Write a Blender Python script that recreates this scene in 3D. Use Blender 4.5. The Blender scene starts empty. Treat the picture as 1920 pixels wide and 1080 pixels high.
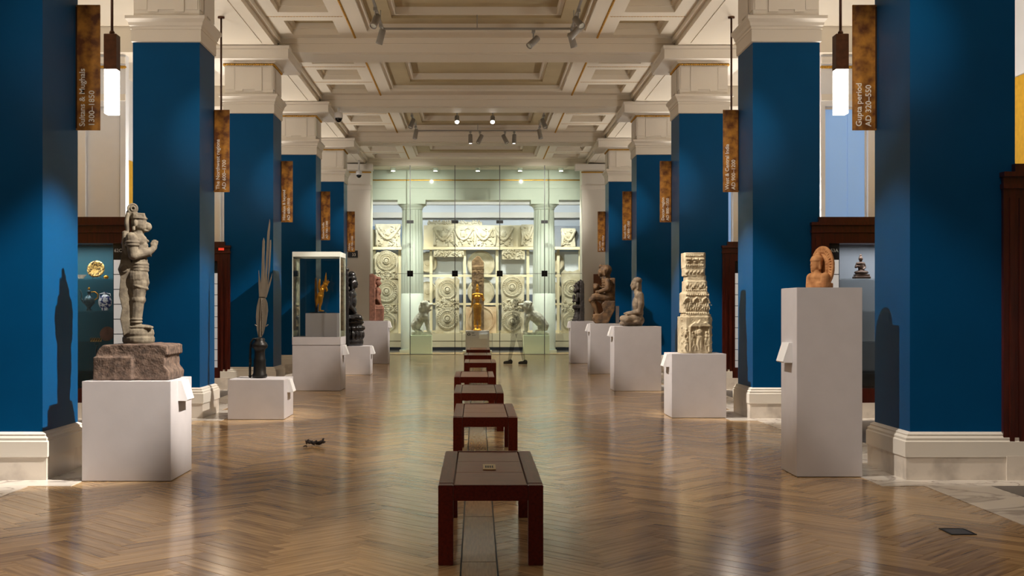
import bpy, bmesh, math, random
from mathutils import Vector, Matrix, Euler
import numpy as np
random.seed(7)
SC = bpy.context.scene
COL = SC.collection
PI = math.pi

# ------------------------------------------------------------------ camera
F = 2230.0                      # focal length in pixels of the 1920 frame
EYE = 1.45
cam_d = bpy.data.cameras.new('camera')
cam = bpy.data.objects.new('camera', cam_d); COL.objects.link(cam)
cam.location = (0, 0, EYE); cam.rotation_euler = (PI/2, 0, 0)
cam_d.sensor_width = 36.0; cam_d.lens = F/1920*36.0
cam_d.shift_x = 67/1920; cam_d.shift_y = 41/1920
cam_d.clip_end = 200
SC.camera = cam

# ------------------------------------------------------------------ world, exposure
w = bpy.data.worlds.new('world'); SC.world = w; w.use_nodes = True
bg = w.node_tree.nodes['Background']
bg.inputs[0].default_value = (0.95, 0.92, 0.92, 1); bg.inputs[1].default_value = 0.14
vs = SC.view_settings
vs.view_transform = 'Standard'; vs.look = 'None'; vs.gamma = 1; vs.use_curve_mapping = False
vs.exposure = 0.5

# ------------------------------------------------------------------ large lights
def area(name, loc, rot, size, power, col=(1, .86, .7), sy=None):
    l = bpy.data.lights.new(name, 'AREA'); l.energy = power; l.color = col
    l.shape = 'RECTANGLE' if sy else 'SQUARE'; l.size = size
    if sy: l.size_y = sy
    o = bpy.data.objects.new(name, l); COL.objects.link(o); o.location = loc; o.rotation_euler = rot
    return o
def spot(name, loc, target, power, deg=24, blend=.5, rad=.04, col=(1, .87, .68)):
    l = bpy.data.lights.new(name, 'SPOT'); l.energy = power; l.color = col
    l.spot_size = math.radians(deg); l.spot_blend = blend; l.shadow_soft_size = rad
    o = bpy.data.objects.new(name, l); COL.objects.link(o); o.location = loc
    d = Vector(target) - Vector(loc)
    o.rotation_euler = d.to_track_quat('-Z', 'Y').to_euler()
    return o
COLY = [10.15 + 5.77*k for k in range(6)]       # front faces of the column rows
WARM = (1, .83, .62)
# added unseen uplights at wall-case height, put in to brighten the ceiling
for k in range(0, 5):
    for sgn in (-1, 1):
        area('added_uplighter', (sgn*5.45, COLY[k] + .26, 2.78), (PI, 0, 0), 1.0, 80, (1, .92, .82), .3)
# track spots on the sculptures, from the track on the opposite side of the nave
SPOTS = [((1.7, 8.6, 6.25), (-2.98, 10.4, 1.55), 4300, 22), ((1.65, 14.2, 6.25), (-2.9, 16.1, 1.2), 2300, 24),
         ((1.65, 19.6, 6.25), (-2.9, 21.6, 1.7), 1900, 22), ((1.6, 24.8, 6.25), (-2.75, 26.8, 1.4), 2200, 22),
         ((1.6, 30.4, 6.25), (-2.75, 32.4, 1.6), 1800, 20),
         ((-1.7, 8.8, 6.25), (3.05, 10.5, 1.7), 1100, 20), ((-1.65, 14.4, 6.25), (2.95, 16.2, 1.5), 2600, 24),
         ((-1.65, 19.6, 6.25), (2.85, 21.5, 1.5), 1900, 22), ((-1.6, 24.8, 6.25), (2.9, 27.1, 1.6), 1800, 20),
         ((-1.6, 30.2, 6.25), (2.9, 32.5, 1.5), 1400, 20)]
for a, b, p, dg in SPOTS:
    spot('track_spot_light', a, b, p, dg, .55, .05, (1, .92, .82))
# spots on the bronze signs and the fronts of the columns
for k in range(5):
    for sgn in (-1, 1):
        spot('sign_spot_light', (sgn*.9, COLY[k] - 4.2, 6.2), (sgn*3.62, COLY[k] + .4, 3.68), 230 if (k == 0 and sgn < 0) else 560, 15, .9, .05, (1, .86, .7))
# wide spots added to brighten the floor, without fixtures of their own
for (x, y, tx, ty, p) in ((-1.6, 4.6, -2.5, 6.7, 620), (1.6, 4.6, 3.9, 8.6, 300), (-1.6, 11.5, -1.7, 12.8, 330), (1.6, 12.5, 1.4, 10.6, 210),
                          (-1.6, 17.5, -1.4, 18, 190), (1.6, 17.5, 1.4, 18, 190), (-1, 24, -1, 24, 180), (1, 24, 1, 24, 180), (0, 31, 0, 32, 240), (0, 36, 0, 36, 220)):
    spot('floor_fill_light', (x, y, 6.2), (tx, ty, 0), p, 46, .8, .06, (1, .86, .7))
# lights of the room behind the glass wall, plus added fill spots
for x in (-2.6, 0, 2.6):
    spot('gallery_display_light', (x, 41.2, 5.95), (x*1.05, 43.2, 1.3), 680, 74, .9, .2, (1, .96, .86))
    spot('gallery_wall_fill', (x, 41.3, 5.6), (x*1.2, 44.8, 4.6), 260, 80, .9, .2, (.92, .96, 1))  # added fill for the upper back wall, no fixture
for x in (-3.0, -1.5, 0, 1.5, 3.0):
    spot('gallery_down_light', (x, 39.4, 6.05), (x*.85, 39.25, .6), 420, 62, .7, .05, (1, .97, .86))
for x in (-1.6, 1.6):
    spot('entablature_fill_light', (x, 34.6, 6.05), (x*1.35, 40.1, 4.3), 800, 46, .9, .025, (1, .95, .84))  # added frontal fill on entablature and columns, from the nave side
spot('case_fill_light', (-.6, 18.2, 6.15), (-2.85, 21.6, 1.7), 650, 13, .7, .05, (1, .93, .82))  # added spot that brightens the gold creature in its case
spot('statue_fill_light', (.4, 36.2, 6.1), (0, 39.5, 1.7), 700, 16, .6, .05, (1, .9, .72))  # added spot in front of the glass, brightening the golden statue

# ------------------------------------------------------------------ helpers
def lin(c):
    return tuple(((v/255)/12.92 if v/255 <= .04045 else ((v/255 + .055)/1.055)**2.4) for v in c)
def PX(px, Y): return (px - 893)*Y/F
def PZ(py, Y): return EYE - (py - 581)*Y/F

MATS = {}
def mat(name, rgb, rough=.5, metal=0, spec=.5, noise=0, nscale=6, rgb2=None, bump=0, bscale=40, coat=0, emit=0, alpha=1, stretch=None, contrast=(.35, .65)):
    m = bpy.data.materials.new(name); m.use_nodes = True
    nt = m.node_tree; b = nt.nodes['Principled BSDF']
    c = lin(rgb) + (1,)
    b.inputs['Base Color'].default_value = c
    b.inputs['Roughness'].default_value = rough; b.inputs['Metallic'].default_value = metal
    b.inputs['Specular IOR Level'].default_value = spec
    b.inputs['Coat Weight'].default_value = coat; b.inputs['Alpha'].default_value = alpha
    if coat: b.inputs['Coat Roughness'].default_value = .12
    if emit:
        b.inputs['Emission Color'].default_value = c; b.inputs['Emission Strength'].default_value = emit
    if noise or bump:
        tc = nt.nodes.new('ShaderNodeTexCoord'); mp = nt.nodes.new('ShaderNodeMapping')
        nt.links.new(tc.outputs['Object'], mp.inputs[0])
        if stretch: mp.inputs['Scale'].default_value = stretch
    if noise:
        n = nt.nodes.new('ShaderNodeTexNoise'); n.inputs['Scale'].default_value = nscale; n.inputs['Detail'].default_value = 6
        nt.links.new(mp.outputs[0], n.inputs['Vector'])
        r = nt.nodes.new('ShaderNodeValToRGB')
        r.color_ramp.elements[0].position = contrast[0]; r.color_ramp.elements[1].position = contrast[1]
        c2 = lin(rgb2) if rgb2 else tuple(v*(1 - noise) for v in c[:3])
        r.color_ramp.elements[0].color = c2 + (1,); r.color_ramp.elements[1].color = c
        nt.links.new(n.outputs['Fac'], r.inputs[0]); nt.links.new(r.outputs[0], b.inputs['Base Color'])
    if bump:
        n2 = nt.nodes.new('ShaderNodeTexNoise'); n2.inputs['Scale'].default_value = bscale; n2.inputs['Detail'].default_value = 4
        nt.links.new(mp.outputs[0], n2.inputs['Vector'])
        bp = nt.nodes.new('ShaderNodeBump'); bp.inputs['Strength'].default_value = bump; bp.inputs['Distance'].default_value = .02
        nt.links.new(n2.outputs['Fac'], bp.inputs['Height']); nt.links.new(bp.outputs[0], b.inputs['Normal'])
    MATS[name] = m
    return m
mat('blue_paint', (0, 72, 120), .40, spec=.10, noise=.12, nscale=1.2, bump=.02, bscale=60)
mat('white_paint', (226, 219, 208), .55, bump=.02, bscale=30)
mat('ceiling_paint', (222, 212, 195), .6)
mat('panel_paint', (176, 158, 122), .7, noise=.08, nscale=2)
mat('wall_paint', (224, 225, 228), .7, noise=.05, nscale=2)
mat('yellow_wall', (214, 164, 30), .7, noise=.15, nscale=14)
mat('gilt', (206, 154, 52), .4, .5, noise=.5, nscale=40)
mat('plinth_paint', (197, 192, 194), .62, noise=.05, nscale=5)
mat('holder_white', (228, 226, 226), .4)
mat('mahogany', (78, 26, 13), .28, noise=.5, nscale=5, stretch=(8, 8, .6), coat=.3)
mat('bench_wood', (106, 34, 14), .34, spec=.15, noise=.4, nscale=4, stretch=(14, 1, 14))
mat('bench_panel', (128, 62, 40), .3, spec=.05, noise=.3, nscale=5, stretch=(1, 14, 14))
mat('duct_wood', (178, 144, 104), .2, noise=.3, nscale=3, stretch=(30, 2, 1))
mat('wood_brown', (122, 70, 30), .4, noise=.3, nscale=5, stretch=(6, 6, .6))
mat('brass', (190, 150, 80), .35, .8, noise=.2, nscale=30)
mat('bronze_sign', (198, 136, 52), .45, .3, noise=.5, nscale=9, rgb2=(104, 58, 24), contrast=(.36, .66))
mat('sign_edge', (60, 36, 18), .5, .5)
mat('letter_white', (238, 232, 222), .6)
mat('letter_dark', (40, 40, 44), .6)
mat('lamp_bronze', (92, 54, 28), .42, .6, noise=.4, nscale=12)
mat('rod_brown', (66, 38, 22), .45, .5)
mat('lamp_glow', (255, 246, 230), .4, emit=7)
mat('spot_grey', (150, 145, 138), .4, .3)
mat('spot_lens', (255, 250, 238), .3, emit=30)
mat('black', (14, 14, 16), .4)
mat('dome_black', (10, 10, 12), .12)
mat('case_grey', (120, 124, 132), .6)
mat('case_teal', (10, 78, 92), .6)
mat('panel_white', (240, 232, 228), .6, emit=.25)
mat('window_glow', (132, 168, 214), .5, emit=.35)
mat('stone_hanuman', (116, 106, 89), .85, noise=.45, nscale=14, rgb2=(78, 69, 57), bump=.14, bscale=70)
mat('granite_base', (112, 92, 79), .85, noise=.5, nscale=22, rgb2=(68, 54, 46), bump=.35, bscale=60)
mat('feather_metal', (122, 112, 98), .5, .35, noise=.3, nscale=10, stretch=(4, 4, .5))
mat('iron_dark', (46, 44, 42), .4, .7, noise=.3, nscale=12)
mat('gold', (226, 160, 48), .3, .7, noise=.3, nscale=12)
mat('gold_dull', (146, 98, 36), .4, .8, noise=.4, nscale=12)
mat('black_stone', (30, 29, 30), .24, spec=.6, bump=.25, bscale=40)
mat('red_sandstone', (136, 92, 74), .85, noise=.4, nscale=14, bump=.2, bscale=60)
mat('terracotta', (188, 134, 84), .82, noise=.3, nscale=12, rgb2=(156, 102, 58), bump=.15, bscale=70)
mat('cream_stone', (200, 186, 156), .85, noise=.4, nscale=10, rgb2=(158, 142, 114), bump=.25, bscale=60)
mat('grey_stone', (140, 122, 100), .75, noise=.35, nscale=9, rgb2=(98, 84, 70), bump=.3, bscale=50)
mat('brown_stone', (116, 86, 54), .7, noise=.5, nscale=8, rgb2=(64, 46, 30), bump=.5, bscale=40)
mat('dark_stone', (50, 44, 40), .65, noise=.3, nscale=12, bump=.5, bscale=40)
mat('lion_stone', (226, 224, 212), .7, noise=.4, nscale=6, rgb2=(172, 170, 158), bump=.3, bscale=30)
mat('limestone', (208, 200, 178), .85, noise=.2, nscale=4, rgb2=(182, 170, 142), bump=.3, bscale=24)
mat('limestone_pink', (222, 198, 164), .85, noise=.3, nscale=3, rgb2=(196, 160, 122), bump=.4, bscale=20)
mat('tall_brown_stone', (152, 122, 88), .85, noise=.4, nscale=7, rgb2=(104, 80, 56), bump=.6, bscale=30)
mat('cream_frame', (228, 217, 184), .6)
mat('cabinet_cream', (212, 200, 170), .6)
mat('far_wall', (214, 218, 224), .7)
mat('far_blue', (150, 172, 200), .6)
mat('far_dark', (96, 104, 124), .7)
mat('green_white', (214, 222, 213), .6)
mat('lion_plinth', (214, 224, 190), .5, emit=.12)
mat('slate', (70, 68, 72), .3, noise=.2, nscale=6)
mat('skirting_marble', (224, 214, 202), .3, noise=.3, nscale=3.2, rgb2=(176, 166, 156), contrast=(.28, .5), bump=.02)
mat('scrap_dark', (54, 46, 46), .8)
mat('scrap_pale', (196, 180, 176), .7)
mat('porcelain', (224, 226, 232), .2, noise=.9, nscale=26, rgb2=(40, 58, 120), contrast=(.46, .52))
mat('ewer_metal', (84, 108, 116), .35, .4, noise=.5, nscale=40)
mat('plate_gold', (206, 168, 96), .35, .7, noise=.7, nscale=40, rgb2=(60, 44, 26), contrast=(.42, .55))
mat('off_white', (220, 208, 186), .6)
mat('figure_bronze', (72, 54, 44), .45, .6)
mat('red_sign_glow', (214, 60, 40), .5, emit=.6)
mat('ghost_cloth', (22, 21, 19), .9, spec=0, alpha=.24)
mat('ghost_shoe', (26, 24, 24), .7, alpha=.8)
mat('ghost_skin', (90, 70, 56), .8, spec=0, alpha=.14)
mat('ghost_hair', (50, 42, 34), .9, alpha=.2)
mat('cap_frost', (214, 216, 206), .4)

def glass(name, tint, refl=.5, edge=0):
    m = bpy.data.materials.new(name); m.use_nodes = True; nt = m.node_tree
    for n in list(nt.nodes): nt.nodes.remove(n)
    out = nt.nodes.new('ShaderNodeOutputMaterial'); mx = nt.nodes.new('ShaderNodeMixShader')
    t = nt.nodes.new('ShaderNodeBsdfTransparent'); t.inputs[0].default_value = tint + (1,)
    g = nt.nodes.new('ShaderNodeBsdfGlossy'); g.inputs['Roughness'].default_value = .02
    f = nt.nodes.new('ShaderNodeFresnel'); f.inputs[0].default_value = 1.45
    mu = nt.nodes.new('ShaderNodeMath'); mu.operation = 'MULTIPLY'; mu.inputs[1].default_value = refl
    nt.links.new(f.outputs[0], mu.inputs[0]); nt.links.new(mu.outputs[0], mx.inputs[0])
    nt.links.new(t.outputs[0], mx.inputs[1]); nt.links.new(g.outputs[0], mx.inputs[2]); nt.links.new(mx.outputs[0], out.inputs[0])
    MATS[name] = m
glass('clear_glass', (.97, .98, .97), .8)
glass('green_glass', (.945, .975, .95), .7)

def marble():
    m = mat('floor_marble', (226, 218, 208), .2)
    nt = m.node_tree; b = nt.nodes['Principled BSDF']
    tc = nt.nodes.new('ShaderNodeTexCoord')
    n = nt.nodes.new('ShaderNodeTexNoise'); n.inputs['Scale'].default_value = 1.3; n.inputs['Detail'].default_value = 8; n.inputs['Distortion'].default_value = 1.4
    nt.links.new(tc.outputs['Object'], n.inputs['Vector'])
    r = nt.nodes.new('ShaderNodeValToRGB')
    r.color_ramp.elements[0].position = .47; r.color_ramp.elements[0].color = lin((226, 218, 208)) + (1,)
    e = r.color_ramp.elements.new(.5); e.color = lin((160, 150, 142)) + (1,)
    r.color_ramp.elements[2].position = .53; r.color_ramp.elements[2].color = lin((222, 214, 204)) + (1,)
    nt.links.new(n.outputs['Fac'], r.inputs[0]); nt.links.new(r.outputs[0], b.inputs['Base Color'])
marble()

def parquet():
    m = mat('parquet_oak', (170, 132, 96), .17, spec=.5)
    nt = m.node_tree; b = nt.nodes['Principled BSDF']
    at = nt.nodes.new('ShaderNodeAttribute'); at.attribute_name = 'tone'
    uv = nt.nodes.new('ShaderNodeAttribute'); uv.attribute_name = 'grain'
    mp = nt.nodes.new('ShaderNodeMapping'); mp.inputs['Scale'].default_value = (2.0, 30, 1)
    nt.links.new(uv.outputs['Vector'], mp.inputs[0])
    n = nt.nodes.new('ShaderNodeTexNoise'); n.inputs['Scale'].default_value = 1; n.inputs['Detail'].default_value = 5
    nt.links.new(mp.outputs[0], n.inputs['Vector'])
    r = nt.nodes.new('ShaderNodeValToRGB')
    r.color_ramp.elements[0].position = .2; r.color_ramp.elements[0].color = lin((122, 94, 66)) + (1,)
    r.color_ramp.elements[1].position = .8; r.color_ramp.elements[1].color = lin((222, 186, 136)) + (1,)
    mixv = nt.nodes.new('ShaderNodeMath'); mixv.operation = 'MULTIPLY_ADD'; mixv.inputs[1].default_value = .75
    ad = nt.nodes.new('ShaderNodeMath'); ad.operation = 'MULTIPLY_ADD'; ad.inputs[1].default_value = .26; ad.inputs[2].default_value = .0
    nt.links.new(at.outputs['Fac'], ad.inputs[0]); nt.links.new(n.outputs['Fac'], mixv.inputs[0]); nt.links.new(ad.outputs[0], mixv.inputs[2])
    nt.links.new(mixv.outputs[0], r.inputs[0]); nt.links.new(r.outputs[0], b.inputs['Base Color'])
parquet()

def empty(name, loc=(0, 0, 0), label=None, cat=None, group=None, kind=None, rz=0):
    o = bpy.data.objects.new(name, None); COL.objects.link(o); o.location = loc; o.rotation_euler = (0, 0, rz)
    o.empty_display_size = .1
    return tag(o, label, cat, group, kind)
def tag(o, label=None, cat=None, group=None, kind=None):
    if label: o['label'] = label
    if cat: o['category'] = cat
    if group: o['group'] = group
    if kind: o['kind'] = kind
    return o
def link(name, me, m, parent=None, loc=None):
    if m and not me.materials: me.materials.append(MATS[m])
    o = bpy.data.objects.new(name, me); COL.objects.link(o)
    if parent: o.parent = parent
    if loc: o.location = loc
    return o

class B:
    """collects closed shapes; build() links them as one mesh object"""
    def __init__(s): s.v = []; s.f = []
    def add(s, vs, fs):
        n = len(s.v); s.v += [tuple(p) for p in vs]; s.f += [tuple(i + n for i in f) for f in fs]; return s
    def box(s, x0, x1, y0, y1, z0, z1, M=None):
        vs = [(x0, y0, z0), (x1, y0, z0), (x1, y1, z0), (x0, y1, z0), (x0, y0, z1), (x1, y0, z1), (x1, y1, z1), (x0, y1, z1)]
        if M: vs = [M @ Vector(p) for p in vs]
        return s.add(vs, [(0, 3, 2, 1), (4, 5, 6, 7), (0, 1, 5, 4), (1, 2, 6, 5), (2, 3, 7, 6), (3, 0, 4, 7)])
    def sq(s, cx, cy, hx, hy, prof):
        """square rings of (offset, z), capped"""
        vs = []
        for o, z in prof:
            vs += [(cx - hx - o, cy - hy - o, z), (cx + hx + o, cy - hy - o, z), (cx + hx + o, cy + hy + o, z), (cx - hx - o, cy + hy + o, z)]
        fs = [(3, 2, 1, 0)]
        for i in range(len(prof) - 1):
            for j in range(4):
                a = i*4 + j; b = i*4 + (j + 1) % 4
                fs.append((a, b, b + 4, a + 4))
        n = (len(prof) - 1)*4
        fs.append((n, n + 1, n + 2, n + 3)); return s.add(vs, fs)
    def lathe(s, prof, c=(0, 0, 0), seg=24, M=None):
        vs = []; fs = []
        for r, z in prof:
            for i in range(seg):
                a = 2*PI*i/seg; vs.append(Vector((r*math.cos(a), r*math.sin(a), z)))
        for k in range(len(prof) - 1):
            for i in range(seg):
                j = (i + 1) % seg; fs.append((k*seg + i, k*seg + j, (k + 1)*seg + j, (k + 1)*seg + i))
        fs.append(tuple(reversed(range(seg)))); n = (len(prof) - 1)*seg; fs.append(tuple(range(n, n + seg)))
        M2 = Matrix.Translation(c) @ (M if M else Matrix())
        return s.add([M2 @ p for p in vs], fs)
    def ell(s, c, r, rot=None, nu=14, nv=9):
        vs = []; fs = []
        R = Euler(rot).to_matrix() if rot else Matrix.Identity(3)
        vs.append(Vector(c) + R @ Vector((0, 0, -r[2])))
        for k in range(1, nv):
            t = -PI/2 + PI*k/nv
            for i in range(nu):
                a = 2*PI*i/nu
                vs.append(Vector(c) + R @ Vector((r[0]*math.cos(t)*math.cos(a), r[1]*math.cos(t)*math.sin(a), r[2]*math.sin(t))))
        vs.append(Vector(c) + R @ Vector((0, 0, r[2])))
        for i in range(nu):
            j = (i + 1) % nu; fs.append((0, 1 + j, 1 + i))
            for k in range(nv - 2):
                a = 1 + k*nu; fs.append((a + i, a + j, a + nu + j, a + nu + i))
            a = 1 + (nv - 2)*nu; fs.append((a + i, a + j, len(vs) - 1))
        return s.add(vs, fs)
    def cap(s, p, q, r1, r2=None, seg=12):
        """tapered limb with rounded ends"""
        r2 = r1 if r2 is None else r2
        p = Vector(p); q = Vector(q); d = q - p; L = d.length
        if L < 1e-6: return s.ell(p, (r1,)*3)
        R = d.to_track_quat('Z', 'Y').to_matrix()
        prof = [(r1*math.sin(a), -r1*math.cos(a)) for a in (.15, .55, 1.05)] + [(r1, 0), (r2, L)] + [(r2*math.sin(a), L + r2*math.cos(a)) for a in (1.05, .55, .15)]
        vs = []; fs = []
        for r, z in prof:
            for i in range(seg):
                a = 2*PI*i/seg; vs.append(p + R @ Vector((r*math.cos(a), r*math.sin(a), z)))
        for k in range(len(prof) - 1):
            for i in range(seg):
                j = (i + 1) % seg; fs.append((k*seg + i, k*seg + j, (k + 1)*seg + j, (k + 1)*seg + i))
        fs.append(tuple(reversed(range(seg)))); n = (len(prof) - 1)*seg; fs.append(tuple(range(n, n + seg)))
        return s.add(vs, fs)
    def chain(s, pts, rs, seg=12):
        for i in range(len(pts) - 1): s.cap(pts[i], pts[i + 1], rs[i], rs[i + 1], seg)
        return s
    def torus(s, c, R, r, M=None, nu=28, nv=10):
        vs = []; fs = []
        M = M if M else Matrix()
        for i in range(nu):
            a = 2*PI*i/nu
            for j in range(nv):
                b = 2*PI*j/nv
                vs.append(Vector(c) + M @ Vector(((R + r*math.cos(b))*math.cos(a), (R + r*math.cos(b))*math.sin(a), r*math.sin(b))))
        for i in range(nu):
            for j in range(nv):
                i2 = (i + 1) % nu; j2 = (j + 1) % nv
                fs.append((i*nv + j, i2*nv + j, i2*nv + j2, i*nv + j2))
        return s.add(vs, fs)
    def prism(s, pts, y0, y1, M=None):
        """outline in x,z pushed from y0 to y1"""
        n = len(pts)
        vs = [Vector((x, y0, z)) for x, z in pts] + [Vector((x, y1, z)) for x, z in pts]
        fs = [tuple(range(n)), tuple(reversed(range(n, 2*n)))]
        for i in range(n):
            j = (i + 1) % n; fs.append((i, n + i, n + j, j))
        if M: vs = [M @ p for p in vs]
        return s.add(vs, fs)
    def mesh(s, name, smooth=False):
        me = bpy.data.meshes.new(name); me.from_pydata(s.v, [], s.f)
        bm = bmesh.new(); bm.from_mesh(me); bmesh.ops.recalc_face_normals(bm, faces=bm.faces); bm.to_mesh(me); bm.free()
        if smooth: me.polygons.foreach_set('use_smooth', [True]*len(me.polygons))
        return me
    def build(s, name, m, parent=None, smooth=False, loc=None, bevel=0):
        me = s.mesh(name, smooth)
        if bevel:
            bm = bmesh.new(); bm.from_mesh(me)
            bmesh.ops.bevel(bm, geom=[e for e in bm.edges if e.calc_face_angle(0) > .6], offset=bevel, segments=2, affect='EDGES', clamp_overlap=True)
            bm.to_mesh(me); bm.free()
        return link(name, me, m, parent, loc)
    def sculpt(s, name, m, parent=None, voxel=.01, smooth=3, disp=0, dscale=.1, loc=None):
        """fuse all the shapes into one continuous carved surface"""
        me = s.mesh(name); o = bpy.data.objects.new('tmp', me); COL.objects.link(o)
        r = o.modifiers.new('r', 'REMESH'); r.mode = 'VOXEL'; r.voxel_size = voxel; r.use_smooth_shade = True
        if smooth:
            sm = o.modifiers.new('s', 'SMOOTH'); sm.iterations = smooth; sm.factor = .5
        if disp:
            t = bpy.data.textures.new('t', 'CLOUDS'); t.noise_scale = dscale; t.noise_depth = 3
            d = o.modifiers.new('d', 'DISPLACE'); d.texture = t; d.strength = disp; d.mid_level = .5
        dg = bpy.context.evaluated_depsgraph_get(); dg.update()
        me2 = bpy.data.meshes.new_from_object(o.evaluated_get(dg)); me2.name = name
        bpy.data.objects.remove(o); bpy.data.meshes.remove(me)
        me2.polygons.foreach_set('use_smooth', [True]*len(me2.polygons))
        return link(name, me2, m, parent, loc)

class S(B):
    """a carver's sketch: u units to the metre, origin (ox, oy), depth d away from the viewer"""
    def __init__(s, u, ox, oy): super().__init__(); s.u = u; s.ox = ox; s.oy = oy
    def p(s, x, y, d=0): return Vector(((x - s.ox)/s.u, d/s.u, (s.oy - y)/s.u))
    def E(s, x, y, d, rx, ry, rd, rot=None): return s.ell(s.p(x, y, d), (rx/s.u, rd/s.u, ry/s.u), rot)
    def C(s, pts, rs): return s.chain([s.p(*q) for q in pts], [r/s.u for r in rs])
    def X(s, x0, x1, y0, y1, d0, d1):
        a = s.p(x0, y1, d0); b = s.p(x1, y0, d1); return s.box(a.x, b.x, a.y, b.y, a.z, b.z)
    def P(s, pts, d0, d1): return s.prism([(s.p(*q).x, s.p(*q).z) for q in pts], d0/s.u, d1/s.u)
    def L(s, x, prof, d=0, seg=24): return s.lathe([(r/s.u, (s.oy - y)/s.u) for r, y in prof], (s.p(x, 0, d).x, d/s.u, 0), seg)

def rest(st):
    """let a sculpture stand on its plinth"""
    lo = min(v.co.z + o.location.z for o in bpy.data.objects if o.parent == st for v in o.data.vertices)
    st.location.z += -lo + .0015
def text(body, size, m, parent, loc, rot, name='lettering', align='LEFT', depth=.002):
    cu = bpy.data.curves.new('t', 'FONT'); cu.body = body; cu.size = size; cu.extrude = depth; cu.align_x = align; cu.resolution_u = 3; cu.offset = size*.012
    o = bpy.data.objects.new('t', cu); COL.objects.link(o)
    dg = bpy.context.evaluated_depsgraph_get(); dg.update()
    me = bpy.data.meshes.new_from_object(o.evaluated_get(dg)); me.name = name
    bpy.data.objects.remove(o)
    me.materials.clear()
    words = body.split(); R = Euler(rot).to_matrix()
    if len(words) == 1:
        r = link(name, me, m, parent, loc); r.rotation_euler = rot
        return r
    bm = bmesh.new(); bm.from_mesh(me)                 # one mesh for each word
    bm.verts.ensure_lookup_table(); seen = set(); isl = []
    for v0 in bm.verts:
        if v0.index in seen: continue
        st = [v0]; seen.add(v0.index); xs = []
        while st:
            v = st.pop(); xs.append(v.co.x)
            for e in v.link_edges:
                u = e.other_vert(v)
                if u.index not in seen: seen.add(u.index); st.append(u)
        isl.append((min(xs), max(xs)))
    isl.sort(); gaps = []; hi = isl[0][1]
    for a, b_ in isl[1:]:
        if a > hi: gaps.append((a - hi, (a + hi)/2))
        hi = max(hi, b_)
    cuts = sorted(g[1] for g in sorted(gaps, reverse=True)[:len(words) - 1]); cuts = [-1e9] + cuts + [1e9]
    for i in range(len(words)):
        b2 = bm.copy()
        bmesh.ops.delete(b2, geom=[v for v in b2.verts if not cuts[i] < v.co.x < cuts[i + 1]], context='VERTS')
        m2 = bpy.data.meshes.new(name); b2.to_mesh(m2); b2.free()
        r = link(name, m2, m, parent, loc); r.rotation_euler = rot
    bm.free()
    return r
def copy_tree(o, parent=None):
    c = o.copy(); COL.objects.link(c); c.parent = parent
    for ch in [x for x in bpy.data.objects if x.parent == o]: copy_tree(ch, c)
    return c

# ================================================================== THE SETTING
CW = .90                       # column width
CX = 3.70                      # inner face of the columns
Y0, YG = -3.0, 38.6            # near end of the room, glass wall
OUT = 7.8                      # outer walls
# ---- floor: sub-floor, herringbone parquet, marble and slate
floor = B().box(-OUT, OUT, Y0, 45, -.10, -.014).build('floor', 'slate'); tag(floor, 'herringbone oak parquet floor edged with white marble', None, None, 'structure')
PL, PW, PT = .672, .1344, .013
def plank_mesh(L, W, tone):
    g = .0009
    b = B(); c = .0022
    vs = [(g, g, -PT), (L-g, g, -PT), (L-g, W-g, -PT), (g, W-g, -PT), (g, g, -c), (L-g, g, -c), (L-g, W-g, -c), (g, W-g, -c),
          (g+c, g+c, 0), (L-g-c, g+c, 0), (L-g-c, W-g-c, 0), (g+c, W-g-c, 0)]
    fs = [(0, 1, 5, 4), (1, 2, 6, 5), (2, 3, 7, 6), (3, 0, 4, 7), (4, 5, 9, 8), (5, 6, 10, 9), (6, 7, 11, 10), (7, 4, 8, 11), (8, 9, 10, 11)]
    return vs, fs
PV, PF = plank_mesh(PL, PW, 0)
def plank_attr(me, tones, offs, nper):
    a = me.attributes.new('tone', 'FLOAT', 'POINT'); a.data.foreach_set('value', np.repeat(np.array(tones, dtype=np.float32), nper))
    g = me.attributes.new('grain', 'FLOAT_VECTOR', 'POINT')
    base = np.array([(v[0], v[1], 0) for v in PV], dtype=np.float32)
    arr = np.concatenate([base + np.array(o, dtype=np.float32) for o in offs]); g.data.foreach_set('vector', arr.ravel())
protos = []
for i in range(24):
    me = bpy.data.meshes.new('plank'); me.from_pydata(PV, [], PF)
    plank_attr(me, [random.random()], [(random.uniform(0, 50), random.uniform(0, 9), 0)], len(PV)); protos.append(me)
c45 = math.cos(PI/4)
placed = []
PERX = PL*math.sqrt(2); APX = -.68
for m_ in range(-6, 7):
    for k in range(-60, 300):
        for kind in (0, 1):
            u, v = (k*PW + m_*PL, k*PW - m_*PL)
            if kind == 0: ou, ov, ang = u, v, PI/4
            else: ou, ov, ang = u + PL + PW, v + PW - PL, 3*PI/4      # runs along v
            x = (ou - ov)*c45 + APX - PL*c45; y = (ou + ov)*c45
            cx = x + (PL/2)*math.cos(ang) - (PW/2)*math.sin(ang); cy = y + (PL/2)*math.sin(ang) + (PW/2)*math.cos(ang)
            if abs(cx) < 3.95 and Y0 + .3 < cy < 40.5: placed.append((cy, cx, x, y, ang))
placed.sort()
vis = [p for p in placed if 6.45 < p[0] and PX(0, p[0]) - .1 < p[1] < PX(1920, p[0]) + .1 and abs(p[1]) < 3.7]
near = set(id(p) for p in vis[:300])
rest_v = []; rest_f = []; tones = []; offs = []
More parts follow.
